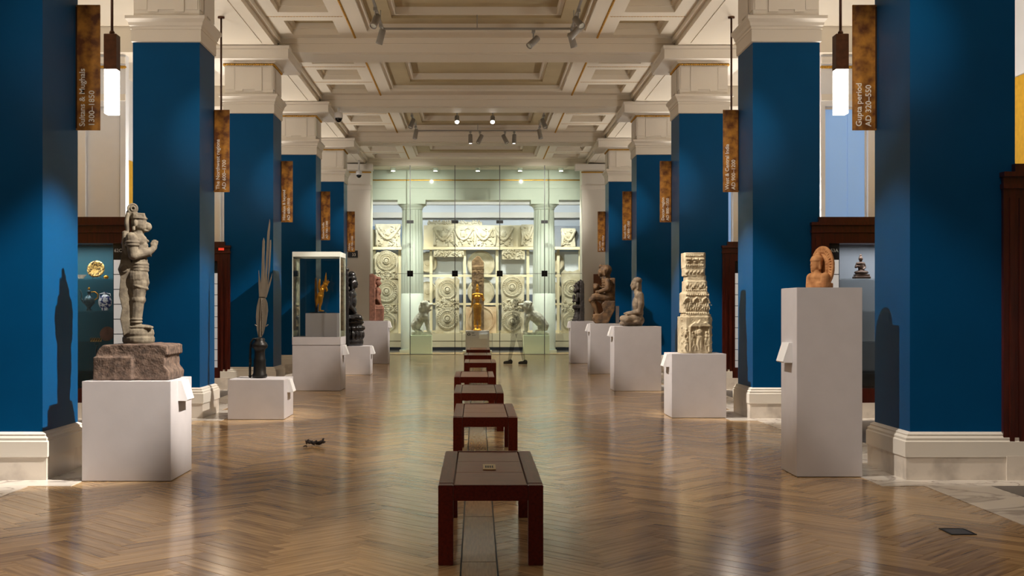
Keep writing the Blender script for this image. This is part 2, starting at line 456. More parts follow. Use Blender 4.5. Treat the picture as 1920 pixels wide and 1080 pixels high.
for p in placed:
    cy, cx, x, y, ang = p
    if id(p) in near:
        o = link('plank', random.choice(protos), 'parquet_oak', floor, (x, y, 0)); o.rotation_euler = (0, 0, ang)
    else:
        ca, sa = math.cos(ang), math.sin(ang); n = len(rest_v)
        rest_v += [(x + a*ca - b_*sa, y + a*sa + b_*ca, z) for a, b_, z in PV]; rest_f += [tuple(i + n for i in f) for f in PF]
        tones.append(random.random()); offs.append((random.uniform(0, 50), random.uniform(0, 9), 0))
me = bpy.data.meshes.new('parquet_planks'); me.from_pydata(rest_v, [], rest_f); plank_attr(me, tones, offs, len(PV))
tag(link('parquet_planks', me, 'parquet_oak', floor), kind='stuff')
# duct covers down the middle of the nave
B().box(-.091, .124, 3.8, 36.4, -.012, .0008).build('duct_channel', 'black', floor)
for k in range(-2, 20):
    y = 6.83 + 1.5*k
    B().box(-.081, .114, y + .006, y + 1.494, -.01, .0025).build('duct_cover', 'duct_wood', floor)
ZM = .004
for sgn in (-1, 1):
    def sl(x0, x1, y0, y1, m='floor_marble', nm='marble_slab'):
        a, b_ = sorted((sgn*x0, sgn*x1)); B().box(a + .002, b_ - .002, y0 + .002, y1 - .002, -.02, ZM).build(nm, m, floor)
    prev = Y0
    for k, yc in enumerate(COLY):
        ya, yb = yc - .38, yc + CW + .38
        n = max(1, round((ya - prev)/1.8)); st = (ya - prev)/n
        for i in range(n):
            sl(3.68, 4.23, prev + i*st, prev + (i + 1)*st)
            sl(4.23, 6.9, prev + i*st, prev + (i + 1)*st, 'slate', 'slate_slab')
            sl(6.9, OUT, prev + i*st, prev + (i + 1)*st)
        sl(3.33, 4.9, ya, yc - .02); sl(3.33, 4.9, yc + CW + .02, yb); sl(3.33, 4.9, yc - .02, yc + CW + .02)
        sl(4.9, 6.4, ya, yb); sl(6.4, OUT, ya, yb)
        prev = yb

# ---- ceiling
ZS, ZC = 6.15, 6.40            # soffit of the beams, face of the coffer grid
ceiling = B().box(-OUT, OUT, Y0, YG + .4, 6.78, 6.9).build('ceiling', 'ceiling_paint'); tag(ceiling, 'white coffered ceiling with gilt beading', None, None, 'structure')
def beam(x0, x1, y0, y1, z0, z1, m='ceiling_paint', nm='ceiling_beam'):
    return B().box(x0, x1, y0, y1, z0, z1).build(nm, m, ceiling)
def frame(x0, x1, y0, y1, w_, z0, z1, b=None):
    b = b or B()
    b.box(x0, x0 + w_, y0, y1, z0, z1); b.box(x1 - w_, x1, y0, y1, z0, z1); b.box(x0 + w_, x1 - w_, y0, y0 + w_, z0, z1); b.box(x0 + w_, x1 - w_, y1 - w_, y1, z0, z1)
    return b
bead_me = None
def bead_run(p, q, n, r=.02):
    """gilt bead-and-reel run: a small rod with beads on it"""
    b = B(); p = Vector(p); q = Vector(q); d = q - p
    b.cap(p, q, r*.55, seg=6)
    for i in range(n): b.ell(p + d*((i + .5)/n), (r, r, r), nu=6, nv=4)
    return b.build('gilt_beading', 'gilt', ceiling)
lines = [-1.39] + COLY
for k in range(len(lines)):
    yc = lines[k]
    # transverse beam
    beam(-3.6, 3.6, yc, yc + CW, ZS, 6.78)
    B().box(-3.0, 3.0, yc + .16, yc + CW - .16, ZS - .012, ZS + .01).build('soffit_panel', 'ceiling_paint', ceiling)
    B().box(-3.6, 3.6, yc - .05, yc, ZC - .10, ZC).build('beam_moulding', 'ceiling_paint', ceiling)
    B().box(-3.6, 3.6, yc + CW, yc + CW + .05, ZC - .10, ZC).build('beam_moulding', 'ceiling_paint', ceiling)
    for sgn in (-1, 1):
        a, b_ = sorted((sgn*4.6, sgn*OUT)); beam(a, b_, yc, yc + CW, ZS, 6.78)
    if k == len(lines) - 1: break
    ya, yb = yc + CW, lines[k + 1]
    if yb < 4: pass
    g = B()                                            # flat grid between the recesses
    for sgn in (-1, 1):
        def bx(x0, x1, y0, y1, z0=ZC, z1=6.78):
            a, b_ = sorted((sgn*x0, sgn*x1)); g.box(a, b_, y0, y1, z0, z1)
        bx(1.94, 2.46, ya, yb); bx(3.30, 3.62, ya, yb)
        pit = (yb - ya)/3
        for i in range(4):
            yy = ya + i*pit; h = .29
            bx(2.46, 3.30, max(ya, yy - h), min(yb, yy + h))
        # longitudinal beam over the columns
        a, b_ = sorted((sgn*3.62, sgn*4.62)); beam(a, b_, ya, yb, ZS + .06, 6.78)
        a, b_ = sorted((sgn*3.82, sgn*4.42)); B().box(a, b_, ya + .5, yb - .5, ZS + .045, ZS + .07).build('soffit_panel', 'ceiling_paint', ceiling)
        a, b_ = sorted((sgn*3.56, sgn*3.62)); B().box(a, b_, ya, yb, ZC - .09, ZC).build('beam_moulding', 'ceiling_paint', ceiling)
        # side coffers
        for i in range(3):
            yy = ya + i*pit
            a, b_ = sorted((sgn*2.46, sgn*3.30))
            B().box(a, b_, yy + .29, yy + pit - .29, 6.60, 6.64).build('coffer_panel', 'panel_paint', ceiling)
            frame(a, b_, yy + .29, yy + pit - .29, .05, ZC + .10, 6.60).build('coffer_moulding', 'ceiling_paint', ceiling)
        if yb > 18: 
            bead_run((sgn*2.2, ya + .02, ZC - .004), (sgn*2.2, yb - .06, ZC - .004), 60, .022)
            for i in (1, 2): bead_run((sgn*2.26, ya + i*pit, ZC), (sgn*3.54, ya + i*pit, ZC), 26, .011)
        # aisle ceiling
        a, b_ = sorted((sgn*4.62, sgn*OUT)); B().box(a, b_, ya, yb, 6.62, 6.78).build('aisle_ceiling', 'ceiling_paint', ceiling)
    g.box(-1.94, 1.94, ya, ya + .55, ZC, 6.78); g.box(-1.94, 1.94, yb - .55, yb, ZC, 6.78)
    g.build('coffer_grid', 'ceiling_paint', ceiling)
    cy0, cy1 = ya + .55, yb - .55
    frame(-1.94, 1.94, cy0, cy1, .07, ZC + .05, 6.70).build('coffer_moulding', 'ceiling_paint', ceiling)
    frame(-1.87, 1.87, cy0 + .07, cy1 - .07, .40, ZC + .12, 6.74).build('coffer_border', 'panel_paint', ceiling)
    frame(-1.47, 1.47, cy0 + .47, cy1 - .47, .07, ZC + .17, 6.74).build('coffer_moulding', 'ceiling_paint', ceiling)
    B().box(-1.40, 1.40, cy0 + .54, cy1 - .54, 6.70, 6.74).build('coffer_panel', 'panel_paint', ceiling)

# ---- outer walls, cross piers with windows, end piers
walls = {}
for sgn, nm in ((-1, 'wall_left'), (1, 'wall_right')):
    a, b_ = sorted((sgn*OUT, sgn*(OUT + .2)))
    W = B().box(a, b_, Y0, 45, -.014, 6.78).build(nm, 'wall_paint'); walls[sgn] = W
    tag(W, ('left' if sgn < 0 else 'right') + ' outer wall with yellow field and white piers', None, None, 'structure')
    for ya, yb in ((Y0 + .1, 12.9), (12.9, 22.1), (22.12, 27.9), (28.65, 33.6)):
        a, b_ = sorted((sgn*(OUT - .03), sgn*OUT)); B().box(a, b_, ya, yb, 2.2, 4.8).build('yellow_panel', 'yellow_wall', W)
    for k in range(2, 6):
        yc = COLY[k] + .22; d = .7 if sgn > 0 else .2
        xi = 6.35 if sgn > 0 else 6.46
        a, b_ = sorted((sgn*xi, sgn*OUT))
        p = B(); p.box(a, b_, yc, yc + d, 0, 3.0); p.box(a, b_, yc, yc + d, 5.2, ZS)
        xa, xb = (6.43, 7.22) if sgn > 0 else (6.56, 7.2)
        for u0, u1 in ((xi, xa), (xb, OUT)):
            c, d_ = sorted((sgn*u0, sgn*u1)); p.box(c, d_, yc, yc + d, 3.0, 5.2)
        c, d_ = sorted((sgn*xa, sgn*xb)); p.box(c, d_, yc + d*.45, yc + d, 3.0, 5.2)
        p.build('pier', 'wall_paint', W)
        B().box(a, b_, yc - .06, yc, 5.98, 6.10).build('pier_moulding', 'white_paint', W)
        B().box(a, b_, yc - .03, yc, 5.30, 5.42).build('pier_moulding', 'white_paint', W)
        bb = B(); bb.cap((a, yc - .01, 5.92), (b_, yc - .01, 5.92), .02, seg=6)
        for i in range(40): bb.ell((a + (b_ - a)*(i + .5)/40, yc - .015, 5.92), (.03, .02, .03), nu=6, nv=4)
        bb.build('gilt_beading', 'gilt', W)
        c, d_ = sorted((sgn*(xa + .0), sgn*(xb - .0)))
        if sgn > 0:
            wn = frame_o = B()
            fr = B(); fr.box(c, c + .03, yc + .1, yc + .16, 3.0, 5.2); fr.box(d_ - .03, d_, yc + .1, yc + .16, 3.0, 5.2); fr.box(c, d_, yc + .1, yc + .16, 5.16, 5.2); fr.box(c, d_, yc + .1, yc + .16, 3.0, 3.04)
            wo = fr.build('window_%d' % k, 'white_paint'); tag(wo, 'pale blue daylit window in white pier', None, None, 'structure')
            mid = c + (d_ - c)*.56
            B().box(c + .03, mid - .004, yc + .12, yc + .14, 3.04, 5.16).build('pane', 'window_glow', wo)
            B().box(mid + .004, d_ - .03, yc + .12, yc + .14, 3.04, 5.16).build('pane', 'window_glow', wo)
        else:
            B().box(c + .03, d_ - .03, yc + d*.36, yc + d*.45, 3.0, 5.15).build('pier_panel', 'wall_paint', W)

# ================================================================== THE COLUMNS
SIGNS = {-1: [('Sultans & Mughals', '1300–1850'), ('The Northwest regions', 'AD 600–1700'), ('Himalaya & beyond', 'AD 600–1910'), ('Eastern India', 'AD 700–1300'), ('Odisha', 'AD 700–1300')],
         1: [('Gupta period', 'AD 320–550'), ('West & Central India', 'AD 900–1200'), ('Deccan region', 'AD 800–1350'), ('South India', 'AD 800–1300'), ('Sri Lanka', 'AD 100–today')]}
h = CW/2
base_prof = [(.060, .20), (.060, .33), (.048, .34), (.050, .36), (.030, .378), (.034, .39), (.018, .402), (.0, .41)]
cap_prof = [(.0, 5.03), (.018, 5.04), (.018, 5.20), (.026, 5.205), (.026, 5.235), (.04, 5.25), (.048, 5.29), (.07, 5.32), (.082, 5.335), (.082, 5.375), (.0, 5.38)]
for sgn in (-1, 1):
    for k in range(5):
        sg = SIGNS[sgn][k]
        cx, cy = sgn*(CX + h), COLY[k] + h
        c = empty('square_column', (cx, cy, 0), "blue square column with white capital carrying the '%s' sign" % sg[0], 'column', 'blue columns along the nave')
        B().sq(0, 0, h - .002, h - .002, [(0, .40), (0, 5.05)]).build('shaft', 'blue_paint', c)
        B().sq(0, 0, h, h, base_prof).build('base_moulding', 'white_paint', c)
        for (x0, x1, y0, y1) in ((-h - .05, h + .05, -h - .05, -h + .02), (-h - .05, h + .05, h - .02, h + .05), (-h - .05, -h + .02, -h + .02, h - .02), (h - .02, h + .05, -h + .02, h - .02)):
            B().box(x0 + .0012, x1 - .0012, y0 + .0012, y1 - .0012, .004, .199).build('marble_slab', 'skirting_marble', c)
        B().sq(0, 0, h, h, cap_prof).build('capital', 'white_paint', c)
        B().sq(0, 0, h - .01, h - .01, [(0, 5.37), (0, 5.96)]).build('upper_block', 'white_paint', c)
        # raised fret panel on the front and the nave side of the block
        e = .018; zt = 5.88; zb = 5.47
        def fret(M):
            b = B()
            pts = [(-.24, zt), (.24, zt), (.24, zb - .03), (.11, zb - .03), (.11, zb), (-.11, zb), (-.11, zb - .03), (-.24, zb - .03)]
            b.prism(list(reversed(pts)), -h - .016, -h + .02, M)
            b.box(-.42, -.26, -h - .004, -h + .02, zb, zt, M); b.box(.26, .42, -h - .004, -h + .02, zb, zt, M)
            return b
        fret(None).build('fret_panel', 'white_paint', c)
        fret(Matrix.Rotation(-sgn*PI/2, 4, 'Z')).build('fret_panel', 'white_paint', c)
        gb = B()
        hh = h + .005
        loop = [(-hh, -hh), (hh, -hh), (hh, hh), (-hh, hh)]
        for i in range(4):
            p, q = Vector(loop[i] + (5.925,)), Vector(loop[(i + 1) % 4] + (5.925,))
            gb.cap(p, q, .014, seg=6)
            for j in range(22): gb.ell(p + (q - p)*(j + .5)/22, (.022, .022, .024), nu=6, nv=4)
        gb.build('gilt_beading', 'gilt', c)
        B().sq(0, 0, h, h, [(.02, 5.945), (.05, 5.97), (.32, 5.972), (.32, 6.13), (.34, 6.15), (.34, 6.20), (0, 6.205)]).build('impost', 'white_paint', c)
        # the bronze blade sign at the far edge of the nave side
        s = empty('hanging_sign', (sgn*CX, COLY[k] + CW - .05, 3.11), "bronze blade sign lettered '%s'" % ' '.join(sg), 'sign', 'bronze gallery signs on the columns')
        x0, x1 = sorted((0, -sgn*.222))
        B().box(x0, x1, -.008, .008, 0, 1.16).build('plate', 'bronze_sign', s, bevel=.002)
        B().box(-.012, .012, -.014, .02, .02, 1.14).build('mounting_strip', 'sign_edge', s)
        tx = x0 + .082; size = .074
        text(sg[0], size, 'letter_white', s, (tx, -.0085, .035), (PI/2, -PI/2, 0))
        text(sg[1], size, 'letter_white', s, (tx + .088, -.0085, .035), (PI/2, -PI/2, 0))

# ================================================================== PENDANT LAMPS
for sgn in (-1, 1):
    for k in (-1, 0, 1):  # the nearest pair is added out of view to light the floor
        y = (lines[k + 1] + CW + COLY[k + 1])/2 if k >= 0 else 7.7
        nm = {(-1, 0): "square pendant lamp with glowing shade beside the 'Sultans & Mughals' sign", (1, 0): "square pendant lamp with glowing shade beside the 'Gupta period' sign",
              (-1, -1): 'added unseen pendant lamp of the left row, beyond the picture edge', (1, -1): 'added unseen pendant lamp of the right row, beyond the picture edge',
              (-1, 1): "pendant lamp on a long brown rod behind the 'The Northwest regions' sign", (1, 1): "pendant lamp on a long brown rod behind the 'West & Central India' sign"}[(sgn, k)]
        L = empty('pendant_lamp', (sgn*4.13, y, 3.667), nm, 'lamp', 'pendant lamps between the columns')
        B().sq(0, 0, .068, .068, [(-.004, 0), (0, .004), (0, .50)]).build('lamp_shade', 'lamp_glow', L)
        B().sq(0, 0, .072, .072, [(0, .50), (0, .895), (-.006, .90)]).build('lamp_body', 'lamp_bronze', L)
        B().lathe([(.016, .90), (.016, 6.2 - 3.667 + .01)], seg=10).build('rod', 'rod_brown', L, True)
        B().lathe([(.03, .90), (.03, .93), (.018, .95)], seg=12).build('rod_collar', 'lamp_bronze', L, True)
        pl_ = bpy.data.lights.new('pendant_light', 'POINT'); pl_.energy = 11; pl_.color = (1, .9, .76); pl_.shadow_soft_size = .07
        po = bpy.data.objects.new('pendant_light', pl_); COL.objects.link(po); po.location = (sgn*4.13, y, 3.58)
        B().lathe([(.055, 6.17 - 3.667), (.055, 6.21 - 3.667)], seg=16).build('ceiling_rose', 'lamp_bronze', L, True)

# ================================================================== WALL CASES (partitions beside the columns)
def wall_case(sgn, k, inside, label, num=None):
    yf = COLY[k] - .045
    c = empty('wall_case', (sgn*4.48, yf, 0), label, 'display case', 'mahogany wall cases between the aisle bays')
    X1 = OUT - 4.48 - .002
    def bx(b, x0, x1, y0, y1, z0, z1):
        a, d = sorted((sgn*x0, sgn*x1)); return b.box(a, d, y0, y1, z0, z1)
    y1 = .60
    # the body starts clear of the column's flank
    bk = B(); bx(bk, .14, X1, .05, y1, .21, .40); bx(bk, .14, X1, .05, y1, 2.34, 2.50); bx(bk, .14, X1, y1 - .03, y1, .40, 2.34)
    bx(bk, .14, .23, .05, y1, .40, 2.34); bx(bk, X1 - .2, X1, .05, y1, .40, 2.34)
    bk.build('carcase', 'mahogany', c)
    fr = B(); bx(fr, 0, .23, 0, .04, .21, 2.60); bx(fr, .23, X1, 0, .04, .21, .40); bx(fr, .23, X1, 0, .04, 2.34, 2.60); bx(fr, X1 - .2, X1, 0, .04, .40, 2.34)
    fr.build('front_frame', 'mahogany', c)
    mo = B(); bx(mo, .05, .09, -.012, 0, .30, 2.40); bx(mo, .13, .17, -.012, 0, .30, 2.40); mo.build('stile_moulding', 'mahogany', c)
    co = B(); bx(co, -.01, X1, -.03, .10, 2.48, 2.52); bx(co, -.015, X1, -.05, .12, 2.58, 2.62); bx(co, .09, X1, -.02, .50, 2.62, 2.69); co.build('cornice', 'mahogany', c)
    pl = B(); bx(pl, .02, X1, -.02, y1, .004, .21); pl.build('marble_skirting', 'skirting_marble', c)
    if inside:
        b = B(); bx(b, .24, X1 - .2, y1 - .05, y1 - .03, .40, 2.34); b.build('back_board', inside, c)
        b = B(); bx(b, .235, .385, .06, .08, .40, 2.34); b.build('panel_strip', 'black', c)
        for i in range(9):
            z = 2.12 - i*.2
            b = B(); bx(b, .238, .375, .052, .06, z - .19, z); b.build('graphic_panel', 'panel_white', c)
        for z in (1.87, 1.44, 1.02, .62):
            b = B(); bx(b, .39, X1 - .22, .10, y1 - .06, z - .012, z); b.build('shelf', 'clear_glass', c)
        b = B(); bx(b, .23, X1 - .2, .018, .026, .40, 2.34); b.build('pane', 'clear_glass', c)
        if num: text(num, .062, 'letter_white', c, (sgn*.318, .058, 2.225), (PI/2, 0, 0), 'case_number', 'CENTER')
        area('case_light', (sgn*(4.48 + 1.3), yf + .2, 2.32), (0, 0, 0), 1.8, 11 if inside == 'case_teal' else 12, (.92, .96, 1), .12)
    return c
wall_case(1, 0, None, "mahogany wall case beside the 'Gupta period' column")
wall_case(1, 1, 'case_grey', "mahogany wall case numbered 53A with grey interior", '53A')
wall_case(-1, 1, 'case_teal', "mahogany wall case with teal interior holding plate and ewer", '62C')
wc = wall_case(-1, 2, 'case_teal', "mahogany wall case beside the 'Himalaya & beyond' column with small red sign on top")
B().box(-.20, -.10, -.055, -.05, 2.53, 2.575).build('red_sign', 'red_sign_glow', wc)  # small red sign on the case, given a glow of its own
wall_case(1, 2, 'case_grey', "mahogany wall case beside the 'Deccan region' column")

# ================================================================== BENCHES
BENCH = [(.082, 6.74, 1.62), (.084, 11.0, 1.65), (.03, 14.2, 1.65), (-.03, 17.6, 1.65), (.076, 22.3, 1.65), (.03, 26.0, 1.65), (.05, 29.6, 1.65)]
BL = ['nearest dark wooden bench with brass plaque on its top', 'second wooden bench from the front, behind the plaque bench', 'third wooden bench from the front, in the nave row',
      'fourth wooden bench from the front, in the nave row', 'fifth wooden bench from the front, third from the glass wall', 'sixth wooden bench from the front, second from the glass wall', 'farthest wooden bench, right before the golden statue']
def bench():
    W, H, Lg, t = .596, .457, 1.64, .085
    r = empty('bench', (0, 0, 0))
    for x in (-W/2, W/2 - t):
        for y in (0, Lg - t): B().box(x, x + t, y, y + t, 0, H - .002).build('leg', 'bench_wood', r, bevel=.003)
        B().box(x, x + t, t, Lg - t, H - .09, H).build('side_rail', 'bench_wood', r, bevel=.003)
    for y in (0, Lg - .03): B().box(-W/2 + t + .001, W/2 - t - .001, y, y + .03, H - .09, H).build('end_rail', 'bench_wood', r, bevel=.003)
    n = 3; d = (Lg - .06 - .006)/n
    for i in range(n):
        B().box(-W/2 + t + .008, W/2 - t - .008, .033 + i*d, .033 + (i + 1)*d - .003, H - .03, H - .004).build('top_board', 'bench_panel', r, bevel=.002)
    return r
b0 = bench()
for i, (x, y, L_) in enumerate(BENCH):
    o = b0 if i == 0 else copy_tree(b0)
    o.location = (x, y, 0); tag(o, BL[i], 'bench', 'wooden benches down the middle of the nave')
pq = B().box(-.04, .04, -.12, .12, 0, .004).build('plaque', 'brass', b0, loc=(0, .78, .4545))
for i in range(4): B().box(-.026 + i*.014, -.017 + i*.014, -.05, .05, .004, .0048).build('engraving', 'letter_dark', pq)

# ================================================================== PLINTHS
def plinth(x0, x1, y0, y1, H, label, hz=None, side=1):
    o = empty('plinth', ((x0 + x1)/2, (y0 + y1)/2, 0), label, 'plinth', 'white plinths beside the columns')
    hx, hy = (x1 - x0)/2, (y1 - y0)/2
    B().box(-hx, hx, -hy, hy, .0045, H).build('block', 'plinth_paint', o, bevel=.003)
    z = hz if hz is not None else H - .01
    hx2 = hx*side
    pts = [(0, z), (side*.03, z), (side*.082, z - .165), (side*.074, z - .175), (0, z - .175)]
    hd = B().prism([(hx2 + side*.0005 + a, b) for a, b in pts], -.12, .12).build('label_holder', 'holder_white', o)
    return o
plinth(-3.33, -2.58, 10.04, 10.78, .847, 'white plinth under the stone praying figure with monkey face', None, 1)
plinth(-3.28, -2.54, 15.70, 16.50, .527, 'low white plinth under the feather-shaped metal standard', None, 1)
plinth(-3.10, -2.366, 26.5, 27.15, .64, 'white plinth under the black stone seated deity', None, 1)
plinth(-3.05, -2.38, 32.0, 32.7, 1.15, 'white plinth under the reddish sandstone relief at left', None, 1)
plinth(2.776, 3.344, 10.30, 10.83, 1.644, 'tall white plinth under the terracotta head with halo', 1.16, -1)
plinth(2.62, 3.35, 15.93, 16.60, .86, 'white plinth under the carved cream stone pillar', None, -1)
plinth(2.46, 3.30, 21.2, 21.85, 1.155, 'white plinth under the grey cross-legged figure', None, -1)
plinth(2.58, 3.33, 26.9, 27.55, 1.14, 'white plinth under the brown seated figure with large head', None, -1)
plinth(2.565, 3.25, 32.3, 32.95, 1.145, 'white plinth under the dark hooded figure, farthest on the right', None, -1)

# ---- glass show case
c = empty('show_case', (-2.86, 21.69, 0), 'white pedestal show case with glass hood holding gold winged creature', 'display case')
hx, hy = .43, .42
B().box(-hx, hx, -hy, hy, .0045, .815).build('pedestal', 'plinth_paint', c, bevel=.003)
B().box(-hx - .004, hx + .004, -hy - .004, hy + .004, .82, .963).build('case_deck', 'plinth_paint', c, bevel=.003)
for (x0, x1, y0, y1) in ((-hx, hx, -hy, -hy + .01), (-hx, hx, hy - .01, hy), (-hx, -hx + .01, -hy + .011, hy - .011), (hx - .01, hx, -hy + .011, hy - .011)):
    B().box(x0, x1, y0, y1, .964, 2.40).build('pane', 'clear_glass', c)
for x in (-hx, hx - .012):
    for y in (-hy, hy - .012): B().box(x - .001, x + .013, y - .001, y + .013, .964, 2.40).build('corner_edge', 'green_white', c)
frame(-hx - .002, hx + .002, -hy - .002, hy + .002, .10, 2.40, 2.49).build('hood_top', 'cap_frost', c, bevel=.003)
B().box(-hx + .1, hx - .1, -hy + .1, hy - .1, 2.47, 2.485).build('top_pane', 'clear_glass', c)
B().prism([(hx + .005, .81), (hx + .05, .81), (hx + .105, .64), (hx + .005, .63)], -.12, .12).build('label_holder', 'holder_white', c)
B().box(-.215, .350, -.28, .26, .964, 1.39).build('inner_block', 'plinth_paint', c, bevel=.002)

# ================================================================== SCULPTURES
# 1 praying monkey-faced figure, in profile to the right
st = empty('stone_statue', (-2.965, 10.42, .847), 'grey stone standing figure with monkey face and joined palms on granite block', 'statue')
u = 624
s = S(u, 248, 1022)
s.P([(66, 1022), (136, 1022), (150, 1000), (245, 1000), (262, 1022), (458, 1022), (462, 985), (436, 950), (436, 896), (452, 888), (450, 836), (330, 830), (110, 836), (84, 856), (66, 905)], -165, 165)
s.X(60, 268, 900, 1022, -180, -160)
s.sculpt('base_block', 'granite_base', st, .012, 2, .012, .06)
s = S(u, 248, 1022)
s.L(252, [(78, 835), (86, 820), (86, 800), (80, 792), (84, 778), (80, 757), (70, 750)], 0)
for d in (-44, 44):                                   # feet and legs
    s.E(255, 742, d, 72, 14, 32); s.E(300, 744, d, 28, 11, 34)
    for t in range(5): s.E(322 - abs(t - 1)*4, 745, d - 26 + t*13, 10, 8, 7)
    s.C([(238, 735, d), (238, 690, d), (244, 600, d), (250, 500, d)], [26, 32, 38, 48])
    s.E(246, 592, d, 44, 36, 42)
    for yy in (700, 716): s.torus(s.p(238, yy, d), 30/u, 5/u)
s.E(250, 470, 0, 56, 70, 96)                           # hips
for d in (-40, 40): s.E(238, 475, d, 48, 58, 52)
for i, yy in enumerate((400, 416, 432)): s.torus(s.p(252, yy, 0), 62/u, 8/u, Matrix.Diagonal((.80, 1.25, 1, 1)).to_3x3())
s.torus(s.p(250, 522, 0), 60/u, 8/u, Euler((0, .25, 0)).to_matrix() @ Matrix.Diagonal((.85, 1.4, 1)))
s.C([(272, 430, -30), (285, 480, -20), (270, 528, -30)], [12, 10, 8]); s.C([(285, 425, 10), (298, 500, 12), (285, 545, 14)], [12, 12, 8])
s.E(255, 385, 0, 46, 48, 78); s.E(252, 320, 0, 52, 70, 88); s.E(250, 275, 0, 50, 44, 100)      # belly, chest, shoulders
s.E(278, 300, -34, 26, 26, 36); s.E(278, 300, 34, 26, 26, 36)
s.torus(s.p(262, 252, 0), 44/u, 8/u, Euler((0, .5, 0)).to_matrix() @ Matrix.Diagonal((1, 1.2, 1)))
for d in (-100, 100):                                 # arms with joined palms
    s.C([(218, 262, d), (228, 355, d*1.06), (300, 335, d*.55), (326, 318, d*.18)], [32, 27, 22, 16])
    for yy in (285, 300): s.torus(s.p(222, yy, d), 34/u, 6/u)
    s.torus(s.p(308, 332, d*.42), 22/u, 5/u, Euler((0, 1.2, 0)).to_matrix())
    s.E(334, 302, d*.10, 17, 22, 10)
    for t in range(4): s.C([(321 + t*9.5, 290, d*.10), (324 + t*9.5, 264 + abs(t - 1.4)*5, d*.09)], [4.6, 3.8])
    s.C([(322, 305, d*.1), (318, 284, d*.1)], [6, 5])
s.C([(246, 250, 0), (248, 215, 0)], [36, 34])         # neck, head, muzzle
s.E(252, 176, 0, 44, 50, 54); s.E(264, 196, 0, 38, 28, 42); s.E(298, 194, 0, 25, 25, 30); s.E(286, 216, 0, 24, 8, 28)
s.E(274, 156, 0, 20, 14, 44); s.E(276, 174, -28, 9, 8, 9); s.E(276, 174, 28, 9, 8, 9)
s.E(250, 142, 0, 42, 24, 50); s.X(222, 286, 122, 146, -42, 42); s.torus(s.p(254, 150, 0), 44/u, 5/u, Matrix.Diagonal((.95, 1.15, 1)))
for d in (-54, 54): s.E(236, 178, d, 11, 20, 8); s.E(228, 208, d, 10, 14, 7)
MR = Euler((PI/2, 0, 0)).to_matrix()
s.torus(s.p(221, 96, -14), 24/u, 6/u, MR); s.torus(s.p(223, 97, -18), 11/u, 5/u, MR); s.torus(s.p(221, 96, 0), 22/u, 8/u, MR); s.torus(s.p(222, 97, 0), 9/u, 6/u, MR); s.E(221, 96, 0, 18, 18, 12); s.C([(205, 120, 0), (222, 118, 0)], [20, 18])
for d in (-40, -14, 14, 40): s.C([(196, 130, d), (190, 175, d), (196, 225, d)], [10, 13, 11])
s.C([(182, 232, -60), (178, 290, -66), (196, 342, -66)], [12, 14, 12]); s.C([(182, 232, 60), (178, 290, 66), (196, 342, 66)], [12, 14, 12])
s.P([(168, 225), (212, 235), (214, 420), (206, 520), (206, 700), (214, 760), (176, 790), (158, 700), (168, 640), (152, 570), (160, 470), (146, 430), (158, 395), (168, 330)], -66, 66)
s.E(176, 428, -60, 28, 30, 18); s.torus(s.p(178, 428, -72), 15/u, 7/u, MR)
s.sculpt('figure', 'stone_hanuman', st, .0052, 1, .0015, .05).rotation_euler = (0, 0, .24)

# 2 feather-shaped standard on a dark socket
st = empty('feather_standard', (-2.935, 16.12, .527), 'tall metal standard shaped like split feather in dark socket', 'standard')
u = 365; s = S(u, 127, 838)
s.L(127, [(36, 838), (37, 826), (32, 818), (29, 760), (30, 752), (27, 745), (25, 715), (26, 700), (38, 690), (40, 680), (34, 668), (24, 660), (26, 650), (22, 645), (10, 642)], 0, 28)
s.build('socket', 'iron_dark', st, True)
s = S(u, 127, 838); s.C([(79, 835, 0), (79, 760, 0), (82, 670, 0), (94, 650, 0), (112, 648, 0)], [6, 6, 5, 5, 5]); s.E(80, 832, 0, 9, 6, 9); s.X(74, 86, 745, 775, -6, 6)
s.build('side_rod', 'iron_dark', st, True)
def feather(pts, name, d=0):
    b = S(u, 127, 838); b.P(list(reversed(pts)), d - 2.4, d + 2.4); return b.build(name, 'feather_metal', st, bevel=.0015)
feather([(120, 640), (112, 600), (108, 540), (112, 490), (124, 440), (152, 440), (165, 470), (168, 510), (160, 570), (146, 620), (136, 640)], 'leaf')
feather([(124, 445), (122, 400), (121, 360), (122, 308), (127, 345), (132, 372), (136, 300), (140, 165), (147, 147), (152, 165), (150, 250), (153, 350), (158, 250), (165, 120), (176, 55), (179, 75), (172, 200), (163, 330),
         (166, 376), (172, 250), (177, 160), (183, 158), (184, 180), (178, 290), (170, 370), (168, 382), (178, 355), (189, 322), (186, 350), (176, 390), (160, 445)], 'plume')
s = S(u, 127, 838)
for y in range(460, 640, 14): s.C([(140, y, -3), (139, y - 10, -3)], [1.6, 1.6])
s.C([(136, 450, -3), (130, 560, -3), (128, 640, -3)], [2.5, 2.5, 3]); s.C([(112, 585, -3), (104, 578, -3)], [3, 2]); s.C([(160, 585, -3), (168, 578, -3)], [3, 2])
s.build('midrib', 'feather_metal', st, True)

